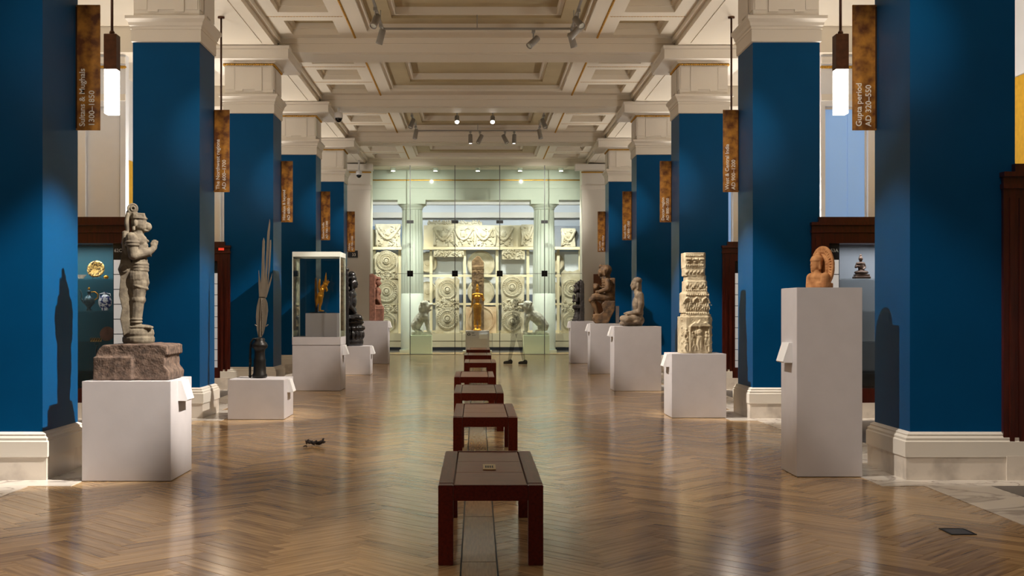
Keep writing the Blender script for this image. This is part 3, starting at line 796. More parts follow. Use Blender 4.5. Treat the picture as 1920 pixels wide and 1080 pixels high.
# 3 gold winged creature in the show case
st = empty('gold_creature', (-2.815, 21.66, 1.39), 'small gold winged creature with raised horn inside glass case', 'statue')
u = 398; s = S(u, 262, 490)
s.X(176, 292, 482, 490, -34, 34); s.build('stand', 'black', st)
s = S(u, 262, 490)
for d in (-12, 12):
    s.E(258, 474, d, 22, 6, 8)
    for t in (-5, 0, 5): s.C([(262, 474, d + t), (278, 476, d + t)], [4, 2.5])
    s.C([(246, 474, d), (248, 440, d), (258, 405, d), (254, 370, d)], [7, 9, 11, 17])
s.E(258, 355, 0, 20, 40, 24); s.E(264, 325, 0, 19, 24, 24)
s.C([(262, 315, 0), (278, 290, 0)], [17, 15]); s.E(288, 285, 0, 20, 18, 17); s.C([(290, 285, 0), (308, 268, 0), (318, 262, 0)], [12, 8, 4]); s.C([(290, 300, 0), (300, 325, 0), (294, 334, 0)], [10, 8, 4])
s.C([(288, 280, 0), (291, 235, 0), (294, 196, 0)], [11, 7, 2]); s.C([(300, 270, -8), (312, 248, -10)], [6, 2]); s.C([(276, 280, 8), (270, 255, 12)], [6, 2])
s.C([(250, 330, -22), (244, 300, -28), (250, 262, -26), (252, 244, -24)], [8, 8, 8, 4]); s.C([(250, 330, 22), (242, 300, 30), (246, 268, 28)], [8, 7, 5])
for d in (-16, 16):
    for t in range(4): s.C([(244, 345 + t*16, d), (226, 400 + t*12, d*1.3)], [7, 4])
s.sculpt('figure', 'gold', st, .0075, 2)
s = S(u, 262, 490); s.P([(214, 300), (217, 238), (222, 232), (228, 262), (230, 330), (236, 400), (232, 440), (222, 452), (214, 400)], -22, 22); s.build('wing', 'gold_dull', st, bevel=.004)
s = S(u, 262, 490); s.X(214, 234, 430, 484, -8, 8); s.build('support', 'black', st)

# 4 black seated deity before its slab, in profile to the right
st = empty('black_statue', (-2.80, 26.82, .64), 'polished black stone deity seated on lotus before pointed slab', 'statue', rz=0.1)
u = 321; s = S(u, 495, 720)
s.P([(418, 720), (416, 200), (420, 140), (428, 115), (440, 118), (456, 150), (466, 200), (470, 300), (472, 560), (472, 720)], -120, 120)
for i in range(12): s.E(466, 170 + i*34, -105, 8, 10, 14); s.E(466, 170 + i*34, 105, 8, 10, 14)
s.L(500, [(74, 720), (78, 690), (72, 668), (76, 640), (70, 610), (80, 600), (84, 585), (70, 575), (66, 566), (80, 556), (82, 546), (60, 538)], 0, 28)
for i in range(16):
    a = 2*PI*i/16; s.E(500 + 78*math.cos(a), 592, 78*math.sin(a), 12, 16, 12); s.E(500 + 76*math.cos(a), 640, 76*math.sin(a), 10, 28, 10)
s.E(500, 520, 0, 66, 24, 100)
for d in (-1, 1): s.C([(480, 510, d*44), (545, 520, d*80), (560, 528, d*20)], [30, 26, 18])
s.E(492, 470, 0, 36, 46, 62); s.E(494, 400, 0, 36, 60, 66); s.E(494, 350, 0, 34, 34, 78)
for d in (-1, 1): s.C([(488, 345, d*76), (478, 430, d*88), (530, 500, d*60)], [22, 18, 13]); s.E(545, 505, d*52, 20, 9, 14)
s.C([(496, 330, 0), (498, 300, 0)], [22, 20]); s.E(502, 268, 0, 32, 44, 34); s.E(532, 275, 0, 9, 9, 8); s.E(524, 292, 0, 12, 10, 14); s.E(524, 258, 0, 12, 8, 26)
s.E(496, 232, 0, 34, 24, 34); s.E(494, 205, 0, 28, 20, 28); s.E(492, 192, 0, 20, 12, 20)
for d in (-36, 36): s.C([(496, 262, d), (494, 310, d)], [8, 9])
s.sculpt('figure', 'black_stone', st, .013, 2)

# 5 reddish sandstone relief
st = empty('sandstone_relief', (-2.72, 32.38, 1.15), 'reddish sandstone relief of seated figure on the far left plinth', 'statue', rz=0.08)
u = 265; s = S(u, 622, 548)
s.P([(572, 548), (572, 214), (600, 210), (612, 222), (614, 548)], -70, 70)
s.X(600, 672, 458, 548, -66, 66); s.E(640, 455, 0, 34, 20, 60)
for d in (-40, 40): s.C([(615, 450, d), (660, 455, d), (664, 530, d*.8)], [20, 18, 12])
s.E(632, 400, 0, 24, 60, 40); s.E(634, 340, 0, 24, 34, 46); s.E(632, 275, 0, 24, 28, 24); s.E(655, 280, 0, 6, 6, 6); s.E(632, 245, 0, 24, 16, 24)
for d in (-1, 1): s.C([(630, 330, d*46), (626, 390, d*54), (655, 430, d*30)], [14, 12, 9]); s.E(612, 240, d*52, 16, 22, 14); s.E(612, 300, d*56, 14, 18, 10)
s.sculpt('figure', 'red_sandstone', st, .011, 1, .005, .05)

# 6 terracotta-coloured head and shoulders with halo
st = empty('halo_bust', (3.04, 10.56, 1.644), 'terracotta-coloured stone bust with large round carved halo', 'statue', rz=.26)
u = 713; s = S(u, 118, 328)
Mh = Euler((0, PI/2, 0)).to_matrix().to_4x4()
def disc(sx, x, y, r, prof, seg=48):
    sx.lathe([(a*r/u, b/u) for a, b in prof], sx.p(x, y, 0), seg, Mh)
halo = S(u, 118, 328)
disc(halo, 148, 196, 132, [(.2, -11), (.56, -11), (.58, -5), (.66, -5), (.68, -11), (.70, -12), (.72, -5), (.88, -5), (.90, -12), (1, -10), (1, 6), (.2, 8)])
for i in range(40):
    a = 2*PI*i/40; r = 104
    if math.sin(a) > -.72: halo.C([(137, 196 - (r - 9)*math.sin(a), (r - 9)*math.cos(a)), (137, 196 - (r + 9)*math.sin(a), (r + 9)*math.cos(a))], [4.5, 4.5])
for i in range(22):
    a = 2*PI*i/22
    if math.sin(a) > -.6: halo.E(136, 196 - 64*math.sin(a), 64*math.cos(a), 6, 9, 9)
halo.X(128, 172, 300, 328, -84, 84)
# trim what would hang below the plinth
halo.v = [(a, b, max(c_, 0)) for a, b, c_ in halo.v]
halo.sculpt('halo', 'terracotta', st, .006, 1, .004, .03)
s = S(u, 118, 328)
s.E(112, 285, 0, 44, 46, 92); s.X(72, 140, 296, 328, -88, 80); s.E(104, 262, 0, 38, 30, 96)
for d in (-84, 84): s.C([(114, 262, d), (104, 322, d*1.04)], [30, 24])
s.C([(106, 245, 0), (104, 215, 0)], [30, 27])
s.E(104, 172, 0, 38, 48, 40); s.E(92, 190, 0, 27, 32, 32); s.C([(72, 166, 0), (64, 184, 0)], [4, 7]); s.E(69, 199, 0, 8, 3.5, 13); s.E(70, 206, 0, 8, 4, 11); s.E(75, 216, 0, 11, 9, 13)
for d in (-16, 16): s.E(77, 171, d, 6, 5, 10)
for d in (-38, 38): s.C([(106, 165, d), (108, 208, d)], [8, 9])
s.E(107, 148, 0, 41, 26, 43); s.E(114, 122, 0, 20, 16, 22); s.torus(s.p(105, 156, 0), 39/u, 4/u, Matrix.Diagonal((.97, 1.05, 1)))
s.v = [(a, b, max(c_, 0)) for a, b, c_ in s.v]
s.sculpt('figure', 'terracotta', st, .006, 2)

# 7 carved cream pillar
st = empty('carved_pillar', (2.985, 16.25, .86), 'cream stone pillar carved in tiers with small figures in niches', 'sculpture')
u = 435; s = S(u, 188, 645)
def tier(x0, x1, y0, y1, dd, ch=14):
    hx = (x1 - x0)/2; cx = (x0 + x1)/2; c8 = ch
    s.add([s.p(cx + a, yy, b) for yy in (y1, y0) for a, b in ((-hx, -dd + c8), (-hx + c8, -dd), (hx - c8, -dd), (hx, -dd + c8), (hx, dd - c8), (hx - c8, dd), (-hx + c8, dd), (-hx, dd - c8))],
          [tuple(range(8)), tuple(range(15, 7, -1))] + [(i, (i + 1) % 8, 8 + (i + 1) % 8, 8 + i) for i in range(8)])
tier(96, 278, 430, 645, 88, 26); tier(112, 272, 415, 436, 80, 20); tier(116, 262, 405, 420, 74, 18)
tier(106, 262, 292, 408, 74, 18); tier(112, 258, 284, 296, 72, 16); tier(120, 252, 220, 290, 64, 14); tier(128, 246, 188, 225, 56, 10)
tier(118, 240, 146, 190, 58, 10); tier(124, 240, 130, 150, 54, 10); tier(115, 243, 52, 142, 60, 10)
def fig(x, y, hgt, d, sx=1):
    """small standing figure in relief"""
    q = hgt/100
    s.E(x, y - 90*q, d, 8*q, 10*q, 8*q); s.E(x + 1*sx, y - 66*q, d, 13*q, 16*q, 8*q); s.E(x - 3*sx, y - 46*q, d, 12*q, 12*q, 8*q)
    s.C([(x - 6*sx, y - 44*q, d), (x - 8*sx, y - 20*q, d), (x - 6*sx, y, d)], [7*q, 6*q, 4*q]); s.C([(x + 3*sx, y - 44*q, d), (x + 10*sx, y - 22*q, d), (x + 5*sx, y, d)], [7*q, 6*q, 4*q])
    s.C([(x - 13*sx, y - 74*q, d), (x - 22*sx, y - 52*q, d), (x - 16*sx, y - 36*q, d)], [4*q, 4*q, 3*q]); s.C([(x + 13*sx, y - 74*q, d), (x + 22*sx, y - 60*q, d), (x + 20*sx, y - 86*q, d)], [4*q, 4*q, 3*q])
for f, (x, y, hg) in enumerate(((200, 622, 150), (160, 600, 84), (168, 628, 70), (240, 605, 90), (246, 628, 64), (122, 560, 60), (124, 625, 70))): fig(x, y, hg, -90, 1 if f % 2 else -1)
s.P([(150, 480), (172, 462), (188, 466), (204, 446), (222, 466), (240, 462), (262, 480), (262, 488), (150, 488)], -100, -70)
for x in (146, 256): s.C([(x, 490, -90), (x, 630, -90)], [6, 6])
for x in (132, 188, 240):
    s.C([(x - 24, 350, -76), (x - 14, 328, -78), (x, 318, -80), (x + 14, 328, -78), (x + 24, 350, -76)], [5, 5, 5, 5, 5])
    for j in (-13, 0, 13): fig(x + j, 392, 44, -76, 1 if j > 0 else -1)
for x in range(126, 262, 13): s.E(x, 302, -75, 5, 6, 5); s.E(x, 410, -78, 5, 5, 5)
for x in range(126, 250, 11):
    s.E(x, 250 + 10*math.sin(x), -64, 6, 10, 5); s.E(x, 275, -64, 4, 5, 5)
    if x < 236: s.E(x, 168 + 6*math.sin(x*2), -58, 6, 8, 5); s.E(x, 70, -60, 5, 5, 4); s.E(x, 128, -60, 4, 6, 4)
for x in (140, 180, 220): s.X(x - 15, x + 15, 88, 96, -68, -50); s.E(x, 106, -60, 10, 8, 6)
for side in (-1, 1):
    for y in range(450, 640, 22): s.E(188 + side*(72 if y < 410 else 88), y, -40 + 30*math.sin(y), 5, 9, 10)
s.sculpt('pillar', 'cream_stone', st, .0062, 0, .005, .02)

# 8 grey cross-legged figure facing left
st = empty('meditating_statue', (2.82, 21.52, 1.155), 'grey stone cross-legged figure with long ears facing left', 'statue', rz=-0.13)
u = 659; s = S(u, 960, 898)
s.E(990, 850, 0, 110, 46, 200); s.X(880, 1080, 800, 898, -120, 120)
for d in (-1, 1):
    s.C([(1040, 830, d*90), (900, 825, d*175), (850, 812, d*120), (900, 800, d*30)], [66, 48, 40, 34]); s.C([(1020, 862, d*100), (860, 870, d*150), (835, 868, d*60)], [40, 30, 28])
s.E(1030, 740, 0, 66, 90, 120); s.E(1030, 640, 0, 70, 110, 128); s.E(1040, 540, 0, 52, 56, 150)
for d in (-1, 1):
    s.C([(1055, 535, d*150), (1066, 640, d*178), (1052, 722, d*170), (960, 745, d*110), (900, 750, d*40)], [42, 38, 34, 28, 22]); s.E(890, 752, d*24, 34, 16, 30)
s.C([(1030, 510, 0), (1026, 450, 0)], [50, 46]); s.E(1012, 400, 0, 60, 76, 62); s.E(985, 430, 0, 34, 40, 46)
s.C([(958, 385, 0), (948, 420, 0)], [9, 12]); s.E(958, 444, 0, 14, 7, 24); s.E(966, 464, 0, 16, 12, 20); s.E(960, 392, -30, 10, 9, 14); s.E(960, 392, 30, 10, 9, 14)
s.E(1022, 360, 0, 58, 44, 64); s.E(970, 372, 0, 22, 6, 46)
for d in (-62, 62): s.C([(1030, 400, d), (1028, 462, d*1.04)], [13, 14])
s.E(1050, 430, 0, 24, 50, 50)
s.sculpt('figure', 'grey_stone', st, .009, 2, .004, .05)

# 9 brown seated figure with large head
st = empty('seated_statue', (2.93, 27.22, 1.14), 'brown stone figure with large head seated on rock, one leg hanging', 'statue', rz=-0.11)
u = 521; s = S(u, 650, 862)
s.P([(620, 640), (660, 600), (780, 600), (776, 700), (730, 790), (700, 862), (540, 862), (520, 830), (516, 790), (545, 755), (600, 752), (640, 720)], -120, 120)
s.E(570, 810, 0, 64, 50, 110); s.X(720, 778, 325, 640, -90, 90)
s.E(690, 440, 0, 66, 110, 120); s.E(680, 370, 0, 60, 50, 140); s.E(690, 540, 0, 70, 50, 130)
for i in range(4): s.torus(s.p(686, 350 + i*26, 0), 64/u, 6/u, Matrix.Diagonal((1, 1.9, 1)))
s.E(660, 240, 0, 76, 76, 84); s.E(612, 262, 0, 38, 44, 60); s.E(590, 236, 0, 18, 14, 18); s.E(600, 296, 0, 20, 14, 34); s.E(612, 190, 0, 30, 24, 50); s.E(608, 172, 0, 12, 14, 14)
s.E(680, 225, 0, 62, 62, 90); s.C([(670, 310, 0), (674, 350, 0)], [54, 54])
for d in (-76, 76): s.C([(650, 235, d), (655, 290, d)], [14, 14]); s.E(605, 238, d*.45, 12, 10, 14)
s.C([(690, 365, -140), (692, 455, -158), (590, 490, -110)], [38, 32, 22]); s.E(572, 488, -100, 30, 18, 26)
s.C([(690, 365, 140), (680, 450, 150), (570, 440, 80)], [38, 32, 22]); s.E(556, 430, 30, 38, 42, 50); s.E(540, 405, 30, 26, 22, 30)
s.C([(700, 560, -70), (540, 550, -96), (500, 588, -96)], [58, 46, 36]); s.C([(505, 585, -96), (545, 680, -90), (565, 750, -90)], [34, 30, 22]); s.E(550, 768, -90, 44, 16, 26)
s.C([(700, 560, 70), (560, 545, 110), (620, 600, 40)], [56, 44, 30])
s.sculpt('figure', 'brown_stone', st, .011, 2, .012, .08)
B().box(-.038, .038, -.05, .05, 0, .40).build('white_block', 'plinth_paint', loc=(3.235, 27.3, 1.1405))
o = [x for x in COL.objects if x.name == 'white_block'][0]; tag(o, 'small white upright block behind the brown seated figure', 'block')

# 10 dark hooded figure
st = empty('dark_statue', (2.80, 32.62, 1.145), 'dark stone hooded figure seated on lotus pedestal facing left', 'statue', rz=-0.085)
u = 435; s = S(u, 345, 836)
s.X(270, 415, 815, 836, -80, 80); s.L(340, [(50, 836), (58, 800), (40, 740), (48, 700), (66, 686), (68, 668), (50, 660)], 0)
s.E(335, 660, 0, 62, 18, 74); s.P([(370, 836), (415, 836), (412, 400), (398, 352), (372, 380), (362, 560)], -80, 80)
s.E(345, 600, 0, 36, 60, 50); s.E(348, 535, 0, 36, 36, 62); s.E(322, 478, 0, 36, 40, 36); s.E(292, 486, 0, 12, 10, 12); s.E(305, 500, 0, 18, 14, 22)
for i, (x, y, d) in enumerate(((300, 420, 0), (318, 395, -24), (345, 375, -10), (372, 358, 0), (318, 398, 30), (392, 372, 20), (330, 420, -40))): s.C([(345, 460, d), (x, y, d)], [24, 15])
for d in (-1, 1): s.C([(345, 530, d*60), (330, 600, d*66), (296, 596, d*40)], [18, 16, 12]); s.E(292, 560, d*34, 18, 40, 16)
s.E(288, 604, 0, 18, 18, 20)
s.sculpt('figure', 'dark_stone', st, .013, 1, .02, .06)

# ================================================================== BEHIND THE GLASS WALL
wb = B().box(-OUT, OUT, 44.8, 45, -.014, 6.9).build('wall_back', 'far_wall'); tag(wb, 'grey-white back wall behind the glass', None, None, 'structure')
B().box(-OUT, OUT, 44.5, 44.8, 4.9, 5.1).build('cornice', 'white_paint', wb); B().box(-OUT, OUT, 44.6, 44.8, 5.4, 6.6).build('frieze_band', 'white_paint', wb)
for x0, x1 in ((-4.3, -3.6), (-3.0, -2.2), (3.0, 3.9), (4.2, 5.2)): B().box(x0, x1, 44.74, 44.8, 1.2, 4.6).build('blue_panel', 'far_blue', wb)
cb = B().box(-OUT, OUT, YG + .42, 45, 6.18, 6.9).build('ceiling_back', 'green_white'); tag(cb, 'low pale ceiling behind the glass wall', None, None, 'structure')
cb.name = 'ceiling.001'
for sgn in (-1, 1):
    x0, x1 = sorted((sgn*3.44, sgn*4.2))
    p = B(); p.box(x0, x1, 38.66, 39.5, 0, 6.15).build('wall_end' , 'white_paint'); o = COL.objects[-1] if False else [q for q in bpy.data.objects if q.name.startswith('wall_end')][-1]
    tag(o, 'white end pier at the %s of the glass wall' % ('left' if sgn < 0 else 'right'), None, None, 'structure')
    B().box(x0 - .04, x1 + .04, 38.60, 38.66, 5.35, 5.5).build('pier_moulding', 'white_paint', o)
    B().box(x0 - .03, x1 + .03, 38.62, 38.66, 5.90, 5.94).build('gilt_beading', 'gilt', o)
    B().box(x0 - .25, x1 + .1, 38.3, 38.66, 5.96, 6.15).build('impost', 'white_paint', o)
    a, b_ = sorted((sgn*4.2, sgn*OUT)); q = B().box(a, b_, 38.9, 39.2, 0, 6.78).build('wall_end', 'wall_paint'); tag(q, 'white end wall of the %s aisle' % ('left' if sgn < 0 else 'right'), None, None, 'structure')
# entablature on two fluted columns
en = empty('trim_1', (0, 40.1, 0), 'pale green-white entablature with gilt line above the fluted columns', None, None, 'structure')
B().box(-3.9, 3.9, 0, .8, 5.16, 5.55).build('architrave', 'green_white', en); B().box(-3.9, 3.9, -.03, .8, 5.55, 5.80).build('frieze', 'green_white', en)
B().box(-3.9, 3.9, -.12, .8, 5.84, 6.17).build('cornice', 'green_white', en); B().box(-3.9, 3.9, -.06, 0, 5.80, 5.835).build('gilt_beading', 'gilt', en)
for x, lab in ((PX(773, 40.5), 'pale fluted column behind the left stone lion'), (PX(1020, 40.5), 'pale fluted column behind the right stone lion')):
    c = empty('fluted_column', (x, 40.5, 0), lab, 'column', 'fluted columns behind the glass')
    vs = []; fs = []; n = 80; levels = [(.385, 2.0), (.375, 3.2), (.34, 4.86)]
    for r, z in levels:
        for i in range(n):
            a = 2*PI*i/n; ph = (i % 4)/4.0; rr = r*(1 - .055*math.sin(PI*ph)**1)
            vs.append((rr*math.cos(a), rr*math.sin(a), z))
    for k in range(2):
        for i in range(n): fs.append((k*n + i, k*n + (i + 1) % n, (k + 1)*n + (i + 1) % n, (k + 1)*n + i))
    B().add(vs, fs).build('fluted_shaft', 'green_white', c)
    B().lathe([(.40, .10), (.39, .16), (.388, 2.0), (.37, 2.004)], seg=40).build('lower_drum', 'green_white', c, True)
    B().sq(0, 0, .41, .41, [(0, 0), (0, .10)]).build('plinth_block', 'green_white', c)
    B().lathe([(.335, 4.84), (.36, 4.87), (.35, 4.89), (.37, 4.92), (.45, 4.99), (.46, 5.02)], seg=40).build('echinus', 'green_white', c, True)
    B().sq(0, 0, .47, .47, [(0, 5.02), (0, 5.16)]).build('abacus', 'green_white', c)

# ---- the glass wall
gw = empty('glass_wall', (0, YG, 0), 'tall green-tinted glass wall of five panes with black patch fittings', 'glass wall')
xs = [-3.43, PX(769, YG), PX(853, YG), PX(937, YG), PX(1021, YG), 3.43]
ZD = PZ(513, YG)
for i in range(5):
    B().box(xs[i] + .004, xs[i + 1] - .004, -.008, .008, .01, ZD - .004).build('pane', 'green_glass', gw)
    B().box(xs[i] + .004, xs[i + 1] - .004, -.008, .008, ZD + .004, 6.14).build('pane', 'green_glass', gw)
for i in range(1, 5):
    B().box(xs[i] - .011, xs[i] + .011, -.012, .012, .01, 6.14).build('joint', 'slate', gw)
    for z, hh_, ww in ((ZD, .095, .095), (PZ(416, YG), .05, .11)):
        for a in (-1, 1):
            for b_ in (-1, 1):
                if hh_ < .06 and b_ > 0: continue
                x0, x1 = sorted((xs[i] + a*.006, xs[i] + a*ww)); z0, z1 = sorted((z + (b_*.006 if hh_ > .06 else -hh_), z + (b_*hh_ if hh_ > .06 else hh_)))
                B().box(x0, x1, -.022, .022, z0, z1).build('patch_fitting', 'black', gw)
B().box(-3.43, 3.43, -.009, .009, ZD - .006, ZD + .006).build('joint', 'slate', gw)
B().box(-3.43, 3.43, -.03, .03, 0, .012).build('floor_channel', 'spot_grey', gw)
for x in (-2.75, -1.35, .05, 1.45, 2.8):
    d = empty('down_light', (x, 39.3, 6.18), {-2.75: 'leftmost round downlight behind the top of the glass wall', -1.35: 'second round downlight from the left behind the glass', .05: 'middle round downlight behind the glass wall', 1.45: 'second round downlight from the right behind the glass', 2.8: 'rightmost round downlight behind the glass wall'}[x], 'light', 'downlights behind the glass wall')
    B().lathe([(.085, -.14), (.085, 0)], seg=20).build('housing', 'green_white', d, True); B().lathe([(.06, -.146), (.06, -.141)], seg=20).build('lens', 'spot_lens', d)
for st in [o for o in bpy.data.objects if o.get('category') in ('statue', 'standard', 'sculpture')]: rest(st)

# ---- sculpture display along the back wall
YD = 43.3
dsp = empty('display_frame', (0, YD, 0), 'cream metal display frame holding carved slabs behind the glass', 'display frame')
def fx(px): return PX(px, YD)
def fz(py): return PZ(py, YD)
for px in (701.5, 749, 808, 871, 932, 990, 1047, 1088):
    B().box(fx(px) - .05, fx(px) + .05, .10, .22, .60, 3.70).build('upright', 'cream_frame', dsp)
B().box(fx(699), fx(1091), -.10, .24, 3.64, 3.74).build('top_rail', 'cream_frame', dsp)
for py in (517, 570, 621.5): B().box(fx(699), fx(1091), .12, .20, fz(py) - .04, fz(py) + .04).build('cross_rail', 'cream_frame', dsp)
B().box(fx(697), fx(1092), .42, .46, .605, 3.6).build('back_board', 'far_wall', dsp)
B().box(fx(697), fx(1092), .385, .42, fz(573), fz(552)).build('dark_band', 'far_dark', dsp)
cab = empty('base_cabinet', (0, YD - .32, 0), 'long cream base cabinet under the carved slabs', 'cabinet')
for i in range(7):
    x0 = fx(697) + (fx(1092) - fx(697))*i/7; x1 = fx(697) + (fx(1092) - fx(697))*(i + 1)/7
    B().box(x0 + .006, x1 - .006, 0, .6, .33, .60).build('upper_panel', 'cabinet_cream', cab, bevel=.004); B().box(x0 + .006, x1 - .006, .01, .6, .10, .322).build('lower_panel', 'cabinet_cream', cab, bevel=.004)
B().box(fx(697), fx(1092), .12, .6, .0, .10).build('toe_kick', 'far_dark', cab)

RX = Matrix.Rotation(PI/2, 4, 'X')            # turns a lathe to face the camera
def rosette(b, x, z, r, y):
    prof = [(r, 0)]
    for f, hgt in ((1, .022), (.955, .03), (.94, .010), (.92, .010), (.90, .026), (.72, .020), (.70, .034), (.665, .034), (.65, .010), (.63, .010), (.61, .022), (.46, .018), (.44, .008), (.42, .024), (.345, .02), (.335, .052), (.26, .058), (.25, .012), (.20, .014), (.18, .055), (.02, .06)):
        prof.append((r*f, hgt*1.25))
    b.lathe(prof, (x, y, z), 40, RX)
    for i in range(28):
        a = 2*PI*i/28; b.cap((x + r*.74*math.cos(a), y - .03, z + r*.74*math.sin(a)), (x + r*.89*math.cos(a), y - .036, z + r*.89*math.sin(a)), r*.022, r*.032, 6); b.cap((x + r*.47*math.cos(a), y - .026, z + r*.47*math.sin(a)), (x + r*.60*math.cos(a), y - .03, z + r*.60*math.sin(a)), r*.02, r*.03, 6)
def frieze(b, x0, x1, z0, z1, y, n):
    rnd = random.Random(int(x0*100) + n)
    for i in range(n):
        x = rnd.uniform(x0, x1); z = rnd.uniform(z0, z1); a = rnd.uniform(0, PI)
        l = rnd.uniform(.04, .11); q = rnd.uniform(.018, .035)
        b.cap((x - l*math.cos(a)/2, y - .015, z - l*math.sin(a)/2), (x + l*math.cos(a)/2, y - .02, z + l*math.sin(a)/2), q, q*.6, 7)
        if i % 3 == 0: b.ell((x, y - .025, z + .05), (.03, .025, .035), nu=8, nv=5)
def rough_outline(x0, x1, z0, z1, seed, top=True):
    rnd = random.Random(seed); pts = [(x0, z0), (x1, z0)]
    for i in range(1, 6): pts.append((x1 - rnd.uniform(0, .035), z0 + (z1 - z0)*i/6))
    n = 7
    for i in range(n + 1): pts.append((x1 + (x0 - x1)*i/n, z1 - (rnd.uniform(0, .09) + (.10 if i in (0, n) else 0) if top else rnd.uniform(0, .01))))
    for i in range(5, 0, -1): pts.append((x0 + rnd.uniform(0, .035), z0 + (z1 - z0)*i/6))
    return pts
def slab(px0, px1, py0, py1, ros, bands, label, cat='relief', m='limestone', top=True, dy=0, seed=1, thick=.18):
    x0, x1, z0, z1 = fx(px0), fx(px1), fz(py1), fz(py0); z0 = max(z0, .602)
    o = empty('carved_slab', ((x0 + x1)/2, YD + dy, z0), label, cat, 'carved stone slabs behind the glass')
    cx = (x0 + x1)/2
    b = B(); b.prism(rough_outline(x0 - cx, x1 - cx, 0, z1 - z0, seed, top), -thick/2, thick/2); b.build('slab', m, o, bevel=.012)
    for px, py, r in ros:
        b = B(); rosette(b, fx(px) - cx, fz(py) - z0, r, -thick/2 + .002)
        zlim = 0.02; b.v = [(a, c_, max(d, zlim)) for a, c_, d in b.v]
        b.build('rosette', m, o)
    for (a0, a1, c0, c1, n) in bands:
        b = B(); frieze(b, fx(a0) - cx, fx(a1) - cx, fz(c1) - z0, fz(c0) - z0, -thick/2, n); tag(b.build('carving', m, o, True), kind='stuff')
    return o
slab(702, 747, 472, 626, [(725, 489, .37), (725, 546, .42), (725, 605, .36)], [(705, 744, 508, 522, 46), (705, 744, 570, 584, 46)], 'tall rosette slab at the left end of the display frame', seed=2)
slab(816, 862, 519, 626, [(839, 543, .36), (839, 597, .40)], [(819, 859, 562, 580, 60)], 'rosette slab standing between left lion and golden statue', seed=3, dy=-.08)
slab(939, 983, 514, 626, [(960, 538, .37), (960, 602, .37)], [(942, 980, 562, 580, 60)], 'rosette slab standing between golden statue and right lion', seed=4, dy=-.08)
slab(1052, 1090, 505, 626, [(1071, 541, .33), (1071, 603, .33)], [(1055, 1087, 566, 584, 50)], 'rosette slab at the right end behind the dark statue', seed=5)
def on_shelf(px0, px1, py0, label, n, seed, m='limestone'):
    x0, x1, z1 = fx(px0), fx(px1), fz(py0); cx = (x0 + x1)/2
    o = empty('frieze_block', (cx, YD - .0, 3.742), label, 'relief', 'frieze blocks on the top rail')
    b = B(); b.prism(rough_outline(x0 - cx, x1 - cx, 0, z1 - 3.742, seed, False), -.09, .09); b.build('block', m, o, bevel=.015)
    b = B(); w_ = x1 - x0; N = max(1, int(w_/.62)); H_ = z1 - 3.742
    for i in range(N):                                   # garland swags carried by small figures
        xa = -w_/2 + w_*(i + .06)/N; xb = -w_/2 + w_*(i + .94)/N; pts = []
        for t in range(9): pts.append((xa + (xb - xa)*t/8, -.10, H_*(.86 - .52*math.sin(PI*t/8))))
        b.chain(pts, [.055]*9, 8); b.ell(((xa + xb)/2, -.1, H_*.62), (.11, .03, .12)); 
        b.chain([(xa, -.10, H_*.1), (xa + .03, -.11, H_*.45), (xa, -.11, H_*.7)], [.045, .055, .045], 8); b.ell((xa, -.11, H_*.82), (.05, .04, .055))
    b.build('garland', m, o, True)
    b = B(); frieze(b, -w_/2 + .06, w_/2 - .06, .06, H_ - .08, -.09, n); tag(b.build('carving', m, o, True), kind='stuff')
on_shelf(703, 752, 420, 'broken frieze block on the top rail at the left end', 46, 11)
on_shelf(812, 963, 424, 'long garland frieze block in the middle of the top rail', 120, 12)
on_shelf(977, 1000, 421, 'short frieze block on the top rail beside the right fluted column', 26, 13)
on_shelf(1052, 1079, 428, 'small pale frieze block on the top rail at the right end', 24, 14)
bb = B().box(fx(794), fx(1004), .11, .41, 3.742, fz(422)).build('top_board', 'cabinet_cream', dsp); B().box(fx(1040), fx(1092), .11, .16, 3.742, fz(423)).build('top_board', 'case_grey', dsp); B().box(fx(698), fx(703), .11, .16, 3.742, fz(430)).build('top_board', 'cabinet_cream', dsp)
o = empty('frieze_strip', (fx(850), YD + .28, fz(422) + .002), 'narrow carved stone strip above the long garland block', 'relief')
b = B(); b.box(-.95, 1.05, -.1, .1, 0, .13); b.build('strip', 'limestone', o, bevel=.015); b = B(); frieze(b, -.9, 1.0, .10, .11, -.1, 70); tag(b.build('carving', 'limestone', o, True), kind='stuff')
for px0, px1, py0, py1, lab in ((813, 870, 468, 482, 'hanging carved lintel left of the tall brown stone'), (941, 984, 468, 487, 'hanging carved lintel right of the tall brown stone')):
    x0, x1, z0, z1 = fx(px0), fx(px1), fz(py1), fz(py0); cx = (x0 + x1)/2
    o = empty('carved_lintel', (cx, YD + .02, z0), lab, 'relief', 'lintels hanging below the top rail')
    b = B(); b.box(-(x1 - x0)/2, (x1 - x0)/2, -.07, .07, 0, 3.638 - z0); b.build('lintel', 'limestone', o, bevel=.012)
    b = B(); frieze(b, -(x1 - x0)/2 + .05, (x1 - x0)/2 - .05, .04, 3.6 - z0, -.07, 36); tag(b.build('carving', 'limestone', o, True), kind='stuff')
def roundel(px, py, r, label, half=None, m='limestone'):
    o = empty('stone_roundel', (fx(px), YD + .37, fz(py) - r), label, 'relief', 'round stone medallions in the display frame')
    b = B(); b.lathe([(r*.97, -.05), (r, -.03), (r, .05), (r*.9, .07), (r*.88, .055), (r*.3, .06), (r*.28, .075), (r*.05, .075)], (0, -.05, r), 40, RX); b.build('disc', m, o)
    return o
roundel(902, 495, .50, 'pale round medallion behind the head of the tall brown stone')
roundel(902, 547, .50, 'pale round medallion behind the golden statue')
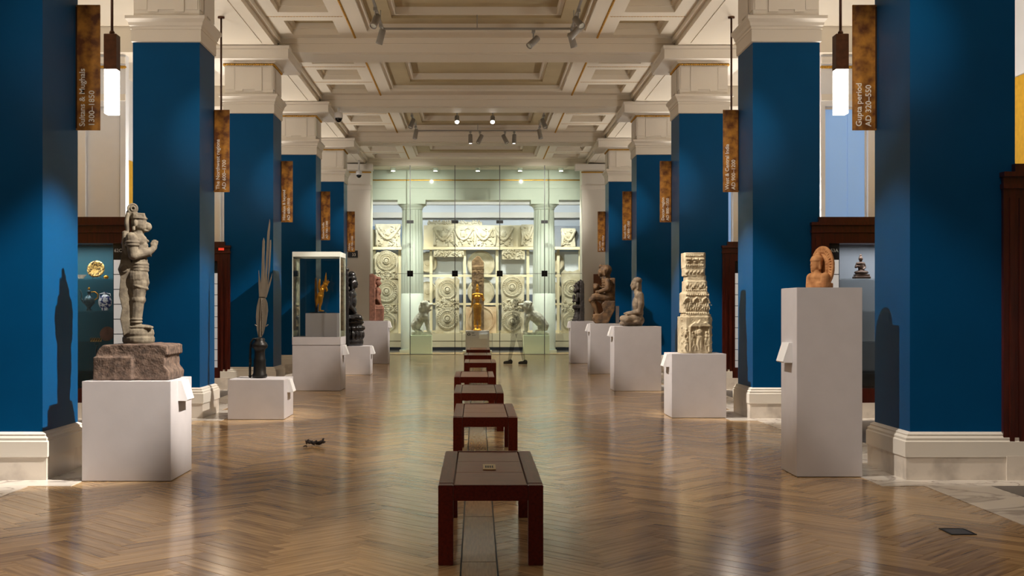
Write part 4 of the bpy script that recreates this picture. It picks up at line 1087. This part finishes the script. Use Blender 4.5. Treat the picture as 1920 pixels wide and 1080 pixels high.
roundel(801, 492, .36, 'upper round medallion beside the left fluted column'); roundel(801, 546, .36, 'lower round medallion beside the left fluted column')
roundel(1040, 492, .36, 'upper round medallion beside the right fluted column'); roundel(1036, 546, .36, 'lower round medallion beside the right fluted column')
o = empty('square_slab', (fx(902), YD + .02, .602), 'square pinkish stone panel with worn disc behind the golden statue', 'relief')
b = B(); b.box(-.56, .56, -.05, .07, 0, fz(573) - .602 - .04); b.build('slab', 'limestone_pink', o, bevel=.01); b = B(); b.lathe([(.5, 0), (.49, .03), (.44, .035), (.42, .01), (.05, .012)], (0, -.05, .50), 40, RX); b.build('worn_disc', 'limestone_pink', o)
# tall brown stone and golden statue before it
YT = 42.3
o = empty('brown_stele', (PX(896, YT), YT, 0), 'tall narrow brown carved stone rising behind the golden statue', 'sculpture')
u = 4.91*F/YT; s = S(u, 176, 790 + 0)
zb_ = PZ(620.5, YT)
s.P([(120, 790), (120, 405), (132, 395), (120, 375), (120, 150), (134, 128), (150, 120), (158, 104), (178, 100), (198, 108), (206, 128), (232, 160), (232, 790)], -18, 18)
for x in range(130, 230, 16): s.E(x, 216, -18, 9, 10, 6)
for i in range(34): s.E(140 + random.random()*72, 235 + random.random()*130, -18, 7, 9, 6)
s.E(174, 330, -20, 16, 20, 10); s.X(122, 230, 196, 206, -24, 0)
s.sculpt('stone', 'tall_brown_stone', o, .02, 1, .02, .08, (0, 0, zb_))
B().box(-.35, .35, -.2, .2, 0, zb_ + .01).build('stone_foot', 'cabinet_cream', o)
YT = 39.5
pl = empty('statue_plinth', (PX(895, YT), YT, 0), 'small white plinth with label under the golden standing statue', 'plinth')
u = 4.91*F/YT
wz = PZ(620, YT)
B().box(-.39, .39, -.3, .3, .10, wz).build('block', 'plinth_paint', pl, bevel=.004); B().box(-.48, .48, -.36, .36, .004, .10).build('foot', 'cap_frost', pl, bevel=.004)
B().prism([(-.14, 0), (.14, 0), (.14, .16), (-.14, .16)], -.37, -.302).build('label_holder', 'holder_white', pl, loc=(.2, 0, wz - .26))
ic = B(); ic.torus((-.28, -.303, wz - .11), .035, .01, RX.to_3x3(), 16, 6); ic.box(-.33, -.31, -.306, -.300, wz - .15, wz - .10); ic.box(-.25, -.23, -.306, -.300, wz - .15, wz - .10); ic.build('headset_mark', 'letter_dark', pl)
ic = B(); ic.box(-.18, -.10, -.306, -.300, wz - .08, wz - .065); ic.box(-.18, -.06, -.306, -.300, wz - .15, wz - .138); ic.build('number_mark', 'letter_dark', pl)
st = empty('golden_statue', (PX(895, YT), YT, wz), 'golden standing female deity with lowered hand before the tall brown stone', 'statue')
s = S(u, 172, 786)
s.L(172, [(40, 786), (42, 780), (36, 772), (30, 770)], 0)
for d, dx in ((-1, -15), (1, 16)):
    s.E(172 + dx, 768, -8, 11, 6, 20); s.C([(172 + dx*1.1, 760, 0), (172 + dx*1.15, 700, 0), (172 + dx*1.1, 640, 0), (172 + dx*1.1, 570, 0)], [10, 15, 17, 25]); s.torus(s.p(172 + dx*1.1, 742, 0), 13/u, 4/u)
s.C([(146, 610, 0), (141, 735, 0)], [6, 5]); s.C([(200, 610, 0), (204, 735, 0)], [6, 5]); s.E(172, 590, 4, 22, 26, 14)
s.E(172, 560, 0, 38, 34, 26); s.E(173, 515, 0, 22, 30, 18); s.E(172, 475, 0, 32, 34, 22); s.E(172, 452, 0, 42, 14, 18)
for dx in (-16, 16): s.E(172 + dx, 478, -18, 15, 15, 14)
s.torus(s.p(172, 545, 0), 36/u, 4/u, Matrix.Diagonal((1, .75, 1)))
s.C([(132, 456, 0), (126, 510, 0), (120, 560, -4), (112, 570, -8)], [12, 9, 7, 6]); s.C([(214, 456, 0), (232, 505, 0), (226, 512, -14), (216, 492, -26)], [12, 9, 8, 7])
s.C([(172, 445, 0), (172, 425, 0)], [10, 10]); s.E(172, 408, 0, 16, 20, 17); s.E(172, 410, -16, 3, 5, 4); s.E(172, 386, 2, 15, 14, 15); s.C([(172, 378, 2), (172, 364, 2)], [13, 8])
for dx in (-16, 16): s.E(172 + dx, 418, 2, 4, 9, 5)
s.sculpt('figure', 'gold', st, .012, 1); rest(st)

# ---- the two stone lions on lit plinths
YL = 39.35
def lion_plinth(px0, px1, lab):
    x0, x1 = PX(px0, YL), PX(px1, YL)
    o = empty('lit_plinth', ((x0 + x1)/2, YL, 0), lab, 'plinth', 'pale lit plinths under the lions')
    hz = PZ(628.5, YL)
    B().box(-(x1 - x0)/2, (x1 - x0)/2, -.35, .35, .004, hz).build('block', 'lion_plinth', o, bevel=.004)
    return o, hz
p1, hz = lion_plinth(769, 810, 'pale green lit plinth under the left stone lion'); p2, hz2 = lion_plinth(981, 1029, 'pale green lit plinth under the right stone lion')
u = 4.5*F/YL
st = empty('stone_lion', (PX(790, YL), YL, hz), 'grey stone lion seated upright facing right, at the left', 'statue', 'stone lions behind the glass')
s = S(u, 450, 1028)
s.X(366, 538, 1004, 1028, -36, 36)
for d in (-1, 1):
    s.E(408, 950, d*24, 42, 46, 20); s.C([(410, 990, d*28), (446, 998, d*28)], [14, 12]); s.C([(486, 870, d*22), (498, 930, d*22), (510, 990, d*22)], [26, 20, 15]); s.E(520, 996, d*22, 20, 10, 14)
s.C([(404, 945, 0), (440, 890, 0), (472, 850, 0)], [44, 44, 40]); s.C([(474, 845, 0), (486, 800, 0)], [38, 36])
s.E(488, 786, 0, 40, 44, 40); s.E(524, 772, 0, 28, 14, 28); s.E(518, 818, 0, 22, 10, 24); s.E(480, 762, 0, 36, 26, 42); s.E(460, 806, 0, 34, 52, 46); s.E(540, 768, 0, 10, 9, 14)
for i in range(7): s.E(452 + 4*i, 760 + 14*i, -40 + 2*i, 11, 12, 10); s.E(452 + 4*i, 760 + 14*i, 40 - 2*i, 11, 12, 10)
for d in (-24, 24): s.E(478, 752, d, 10, 12, 8); s.E(518, 764, d*.6, 8, 7, 8)
s.C([(378, 980, 0), (366, 930, 0)], [8, 6])
s.sculpt('figure', 'lion_stone', st, .015, 1, .025, .08); rest(st)
st = empty('stone_lion', (PX(1005, YL), YL, hz2), 'grey stone lion leaning forward and facing left, at the right', 'statue', 'stone lions behind the glass')
s = S(u, 566, 1030)
s.X(458, 674, 1010, 1030, -36, 36)
for d in (-1, 1):
    s.E(620, 962, d*24, 42, 46, 20); s.C([(620, 992, d*28), (570, 1000, d*28)], [16, 12]); s.C([(500, 870, d*22), (484, 930, d*22), (482, 990, d*22)], [28, 20, 15]); s.E(474, 1000, d*22, 20, 10, 14)
s.C([(632, 950, 0), (580, 890, 0), (520, 850, 0)], [44, 50, 44]); s.C([(520, 840, 0), (490, 800, 0)], [42, 38]); s.E(484, 790, 0, 40, 42, 40); s.E(444, 776, 0, 28, 14, 28); s.E(448, 826, 0, 24, 11, 24); s.E(496, 766, 0, 38, 26, 42); s.E(512, 806, 0, 36, 52, 46); s.E(428, 772, 0, 10, 9, 14)
for i in range(7): s.E(524 - 4*i, 762 + 14*i, -40 + 2*i, 11, 12, 10); s.E(524 - 4*i, 762 + 14*i, 40 - 2*i, 11, 12, 10)
for d in (-24, 24): s.E(500, 756, d, 10, 12, 8); s.E(458, 770, d*.6, 8, 7, 8)
s.C([(655, 985, 0), (668, 950, 0)], [10, 8])
s.sculpt('figure', 'lion_stone', st, .015, 1, .025, .08); rest(st)

# ================================================================== CEILING FITTINGS
MAT_SPOT = 'spot_grey'
def track_head(loc, tgt, label, glow=False):
    t = empty('track_spotlight', loc, label, 'spotlight', 'grey spotlights on the ceiling tracks')
    B().box(-.03, .03, -.05, .05, .16, .21).build('adapter', MAT_SPOT, t); B().lathe([(.012, .05), (.012, .17)], seg=8).build('stem', MAT_SPOT, t)
    d = (Vector(tgt) - Vector(loc)).normalized(); M = d.to_track_quat('Z', 'Y').to_matrix().to_4x4()
    B().lathe([(.045, -.13), (.055, -.12), (.06, .10), (.06, .13), (.052, .13), (.05, .10)], seg=16, M=M).build('head', MAT_SPOT, t, True)
    B().lathe([(.048, .10), (.048, .112)], seg=16, M=M).build('lens', 'spot_lens' if glow else 'cap_frost', t)
def track(x0, x1, y0, y1, label, bars):
    o = empty('lighting_track', (0, 0, 0), label, 'lighting track', 'ceiling lighting tracks')
    z = 6.30
    for x in (x0, x1): B().box(x - .018, x + .018, y0, y1, z, z + .035).build('track_bar', MAT_SPOT, o)
    for y in bars: B().box(x0, x1, y - .018, y + .018, z, z + .035).build('track_bar', MAT_SPOT, o)
    for x in (x0, x1):
        for y in (y0 + .5, y1 - .5): B().lathe([(.008, z + .03), (.008, 6.54)], (x, y, 0), 6).build('hanger', MAT_SPOT, o)
    for y in bars: B().lathe([(.008, z + .03), (.008, 6.58 if abs(y - y1) > .3 else 6.56)], ((x0 + x1)/2, y, 0), 6).build('hanger', MAT_SPOT, o)
track(-1.62, 1.65, 17.6, 20.62, 'rectangular lighting track in the nearest visible ceiling bay', (17.6, 20.6))
track(-1.6, 1.68, 29.0, 32.32, 'rectangular lighting track in the ceiling bay before the glass wall', (29.0, 32.3))
H = [((1.65, 19.9, 6.12), (-2.9, 21.6, 1.7), 'lit spotlight on the right arm of the near track', True), ((1.65, 20.45, 6.12), (3, 21.5, 1.5), 'unlit spotlight at the right rear corner of the near track', False),
     ((1.65, 19.2, 6.12), (3.5, 16, 3), 'unlit spotlight farthest forward on the right arm', False), ((-1.62, 20.2, 6.12), (-3, 21, 1.5), 'spotlight at the left rear corner of the near track', False),
     ((-1.62, 19.1, 6.12), (-3, 16, 1.5), 'spotlight farther forward on the left arm of the near track', False), ((.99, 20.6, 6.08), (-.5, 19.6, 4.5), 'single grey spotlight hanging from the rear bar of the near track', False),
     ((-.47, 29.0, 6.10), (-.3, 24, 2), 'left of the two bright spotlights facing forward on the far track', True), ((.40, 29.0, 6.10), (.2, 24, 2), 'right of the two bright spotlights facing forward on the far track', True),
     ((-.16, 32.3, 6.10), (-.1, 32.0, 3), 'leftmost of four spotlights on the rear bar of the far track', True), ((.10, 32.3, 6.10), (-1.4, 31.5, 3), 'second of four spotlights on the rear bar of the far track', False),
     ((.78, 32.3, 6.10), (2.3, 31.5, 3), 'third of four spotlights on the rear bar of the far track', False), ((1.03, 32.3, 6.10), (.9, 32.0, 3), 'rightmost of four spotlights on the rear bar of the far track', True),
     ((-1.6, 29.6, 6.12), (-3, 28, 2), 'spotlight on the left arm of the far track', False), ((1.68, 29.6, 6.12), (3, 28, 2), 'spotlight on the right arm of the far track', False),
     ((-1.6, 31.4, 6.12), (-2.4, 31, 2), 'spotlight near the left rear corner of the far track', False), ((1.68, 31.4, 6.12), (2.5, 31, 2), 'spotlight near the right rear corner of the far track', False)]
for a, b_, lab, gl in H: track_head((a[0], a[1], 6.09), b_, lab, gl)
for x, y, lab in ((PX(635, 27.6), 27.6, 'dome security camera on the left ceiling beam, nearer one'), (PX(673, 37.8), 37.8, 'dome security camera beside the top of the glass wall')):
    z = 5.84 if y < 30 else 5.68
    c = empty('security_camera', (x, y, z), lab, 'camera', 'dome security cameras')
    B().lathe([(.095, .06), (.10, .10), (.09, .18), (.05, .20), (.03, .21), (.03, (6.138 if y < 30 else 6.205) - z)], seg=20).build('housing', 'holder_white', c, True); B().ell((0, 0, .06), (.085, .085, .10)).build('dome', 'dome_black', c, True)
sg = B().box(-.16, .16, -.01, .01, 0, .23).build('number_sign', 'black', loc=(PX(661, 38.55), 38.62, PZ(483, 38.6))); tag(sg, 'small black room sign reading 33 on left end pier', 'sign')
text('33', .13, 'letter_white', sg, (.04, -.011, .05), (PI/2, 0, 0), 'lettering', 'CENTER')

wp = empty('wooden_panel', (PX(1122, 38.4), 38.4, 0), 'brown wooden upright panel behind the brown seated figure', 'panel')
B().box(-.16, .16, -.03, .03, .004, PZ(514, 38.4)).build('board', 'wood_brown', wp, bevel=.004); B().box(.06, .16, -.034, -.0305, PZ(522, 38.4), PZ(514.5, 38.4)).build('notice', 'holder_white', wp)

# ================================================================== CASE CONTENTS
YC = 16.15
def cx_(px): return PX(px, YC)
def thing(name, px, z, label, cat, m, b=None, group='objects in the wall cases', smooth=True):
    o = b.build(name, m, None, smooth, (cx_(px), YC, z)); return tag(o, label, cat, group)
b = B(); b.lathe([(.02, 0), (.10, .006), (.12, .022), (.118, .028), (.09, .014), (.01, .01)], (0, .06, .13), 32, Matrix.Rotation(PI/2 - .25, 4, 'X')); b.chain([(-.06, .09, .004), (-.05, .06, .03)], [.004, .004], 6); b.chain([(.06, .09, .004), (.05, .06, .03)], [.004, .004], 6)
thing('gold_plate', 178, 1.871, 'round gilded plate on upper shelf of the teal case', 'plate', 'plate_gold', b)
b = B(); b.lathe([(.03, 0), (.035, .01), (.07, .05), (.075, .055), (.065, .05), (.01, .015)], seg=24); thing('pale_bowl', 152, 1.871, 'pale bowl at the left of the gilded plate', 'bowl', 'off_white', b)
b = B(); b.lathe([(.012, 0), (.03, .005), (.034, .03), (.02, .045), (.008, .05)], seg=16); thing('gold_pot', 199, 1.871, 'tiny gold pot at the right of the gilded plate', 'pot', 'gold', b)
ew = empty('ewer', (cx_(167), YC, 1.441), 'metal ewer with curved spout and gold handle on middle shelf', 'ewer', 'objects in the wall cases')
B().lathe([(.035, 0), (.036, .01), (.02, .03), (.03, .05), (.075, .10), (.08, .14), (.06, .18), (.022, .21), (.02, .24), (.028, .25), (.026, .265), (.01, .28)], seg=28).build('body', 'ewer_metal', ew, True)
B().chain([(-.07, 0, .11), (-.105, 0, .16), (-.10, 0, .22), (-.12, 0, .275)], [.016, .013, .01, .01], 10).build('spout', 'ewer_metal', ew, True)
B().chain([(.07, 0, .14), (.115, 0, .17), (.12, 0, .22), (.08, 0, .255), (.025, 0, .25)], [.008]*5, 8).build('handle', 'gold', ew, True)
B().ell((0, 0, .295), (.016, .016, .022)).build('lid_knob', 'gold', ew, True)
fl = empty('flask', (cx_(197), YC, 1.441), 'blue and white porcelain flask beside the ewer', 'flask', 'objects in the wall cases')
b = B(); b.ell((0, 0, .115), (.095, .05, .105)); b.lathe([(.02, .2), (.018, .25), (.024, .255)], seg=16); b.box(-.04, .04, -.035, .035, 0, .03); b.sculpt('body', 'porcelain', fl, .006, 3)
for a in (-1, 1): B().chain([(a*.075, 0, .18), (a*.07, 0, .225), (a*.02, 0, .235)], [.007]*3, 8).build('handle', 'porcelain', fl, True)
b = B(); b.lathe([(.01, 0), (.08, .006), (.10, .02), (.096, .026), (.01, .01)], (0, .04, .10), 28, Matrix.Rotation(PI/2 - .2, 4, 'X')); thing('brown_dish', 200, 1.021, 'dark brown dish leaning on a lower shelf of the teal case', 'dish', 'red_sandstone', b)
for i in range(5):
    b = B(); b.box(-.014, .014, -.008, .008, 0, .04); b.box(-.006, .006, -.009, .009, .04, .05)
    thing('gold_bead', 171 + i*4.4, 1.0215, ['leftmost', 'second from left', 'middle', 'second from right', 'rightmost'][i] + ' of five small gold plaques in the row below the ewer', 'plaque', 'plate_gold', b, 'gold plaques on the lower shelf', False)
b = B(); b.chain([(0, 0, .012), (.02, 0, .12), (.012, 0, .26), (.03, 0, .34)], [.012, .012, .01, .014], 8); b.torus((.03, 0, .37), .03, .006, RX.to_3x3(), 16, 6); thing('dagger', 178, .621, 'slender dagger with looped hilt at bottom of the teal case', 'dagger', 'ewer_metal', b)
st = empty('bronze_figure', (PX(1615, YC), YC, 1.871 - .09 + .0), 'small dark bronze seated figure in the grey case', 'statue', 'objects in the wall cases')
s = S(3.373*F/YC, 388, 318)
s.X(338, 440, 304, 318, -30, 30); s.X(346, 434, 290, 306, -26, 26); s.E(388, 278, 0, 46, 14, 34); s.E(386, 245, 0, 20, 36, 16); s.E(384, 222, 0, 26, 12, 16); s.E(384, 192, 0, 14, 17, 14); s.E(384, 172, 0, 8, 10, 8)
s.C([(362, 220, 0), (352, 245, 0), (366, 240, -16)], [8, 7, 6]); s.C([(404, 220, 0), (412, 245, 0), (398, 258, -16)], [8, 7, 6])
s.sculpt('figure', 'figure_bronze', st, .006, 1); rest(st); st.location.z = st.location.z + .09
for i, (px, py, m) in enumerate(((1620, 585, 'gold'), (1620, 595, 'gold'), (1629, 584, 'figure_bronze'), (1630, 595, 'holder_white'))):
    z = 1.021 + (.36 - (py - 560)*.0052); b = B(); b.lathe([(.02 if m == 'gold' else .032, 0), (.02 if m == 'gold' else .032, .006)], (0, .30, 0), 20, RX)
    thing('coin', px, PZ(py, YC), {0: 'upper gold coin on grey board behind the tall plinth', 1: 'lower gold coin on grey board behind the tall plinth', 2: 'dark coin above the white coin on grey board', 3: 'white coin on grey board in the grey case'}[i], 'coin', m, b, None, False)
b = B(); b.box(-.12, .12, .304, .345, -.1, .14); thing('coin_board', 1626, PZ(592, YC), 'grey board holding four coins in the grey case', 'board', 'case_grey', b, None, False)

# ================================================================== ODDS AND ENDS ON THE FLOOR
rnd = random.Random(5)
b = B()
for i in range(9): b.cap((-.08 + i*.018, rnd.uniform(-.03, .03), .018 + rnd.uniform(0, .012)), (-.06 + i*.018, rnd.uniform(-.04, .04), .016 + rnd.uniform(0, .02)), .014, .008, 6)
b.cap((.05, 0, .03), (.075, .01, .05), .01, .006, 6); b.cap((-.06, .02, .02), (-.10, .03, .034), .009, .005, 6)
o = b.sculpt('litter_scrap', 'scrap_dark', None, .005, 0, .022, .012); o.location = (PX(592, 12.75), 12.72, .002); o.scale = (1.15, 1.2, 1.5); o.location.z = .0015 - 1.5*min(v.co.z for v in o.data.vertices); tag(o, 'crumpled dark scrap of litter on the parquet', 'litter')
b = B()
for i in range(4): b.cap((rnd.uniform(-.02, .02), rnd.uniform(-.02, .02), .008), (rnd.uniform(-.02, .02), rnd.uniform(-.02, .02), .018), .008, .005, 6)
o = b.sculpt('litter_scrap', 'scrap_dark', None, .005, 1); o.location = (PX(574, 12.6), 12.55, .002); tag(o, 'tiny dark scrap left of the larger crumpled scrap', 'litter')
fb = empty('floor_socket', (3.142, 7.765, .0), 'square metal floor socket cover set in the parquet at right', 'floor socket')
frame(-.082, .082, -.107, .107, .012, .0005, .006).build('rim', 'black', fb); B().box(-.069, .069, -.094, .094, .0005, .0045).build('lid', 'slate', fb)

# ================================================================== THE PASSER-BY (faint in the photograph)
pe = empty('person', (PX(968, 31.7), 31.7, .003), 'faint blurred person in dark clothes and shoes walking before the glass', 'person')
body = B()
A = {'hipL': (-.02, .08, .92), 'hipR': (.02, -.08, .92)}
body.chain([(-.03, .09, .92), (-.10, .10, .50), (-.18, .10, .09)], [.095, .065, .045]); body.chain([(.03, -.09, .92), (.12, -.10, .50), (.20, -.10, .10)], [.095, .065, .045])
body.ell((0, 0, .95), (.13, .17, .14)); body.ell((0, 0, 1.15), (.12, .17, .22)); body.ell((.0, 0, 1.36), (.12, .20, .13))
body.chain([(0, .21, 1.40), (.06, .25, 1.14), (-.06, .24, .92)], [.06, .047, .036]); body.chain([(0, -.21, 1.40), (-.06, -.25, 1.14), (-.14, -.22, .94)], [.06, .047, .036])
body.chain([(0, 0, 1.44), (-.01, 0, 1.54)], [.06, .055])
body.sculpt('body', 'ghost_cloth', pe, .02, 3)
hd = B(); hd.ell((-.02, 0, 1.64), (.095, .078, .12)); hd.ell((-.115, 0, 1.625), (.02, .013, .024)); hd.ell((-.09, 0, 1.58), (.03, .04, .03)); hd.ell((-.01, .08, 1.63), (.02, .012, .03)); hd.ell((-.01, -.08, 1.63), (.02, .012, .03)); hd.sculpt('head', 'ghost_skin', pe, .012, 2)
hr = B(); hr.ell((.005, 0, 1.675), (.098, .088, .10)); hr.build('hair', 'ghost_hair', pe, True)
for x, y, z in ((-.06, .24, .90), (-.14, -.22, .92)):
    hb = B(); hb.ell((x, y, z - .05), (.022, .035, .05))
    for i in range(4): hb.chain([(x, y - .025 + i*.017, z - .09), (x - .012, y - .025 + i*.017, z - .13), (x - .026, y - .025 + i*.017, z - .155 + abs(i - 1.5)*.008)], [.009, .008, .007], 8)
    hb.chain([(x - .015, y - .03, z - .05), (x - .035, y - .04, z - .08), (x - .042, y - .038, z - .10)], [.011, .009, .008], 8); hb.sculpt('hand', 'ghost_skin', pe, .006, 1)
for x, y in ((-.22, .10), (.17, -.10)):
    sb = B(); sb.ell((x, y, .045), (.13, .045, .045)); sb.ell((x + .07, y, .065), (.06, .043, .06)); sb.box(x - .12, x + .12, y - .04, y + .04, .001, .02); sb.sculpt('shoe', 'ghost_shoe', pe, .012, 2)
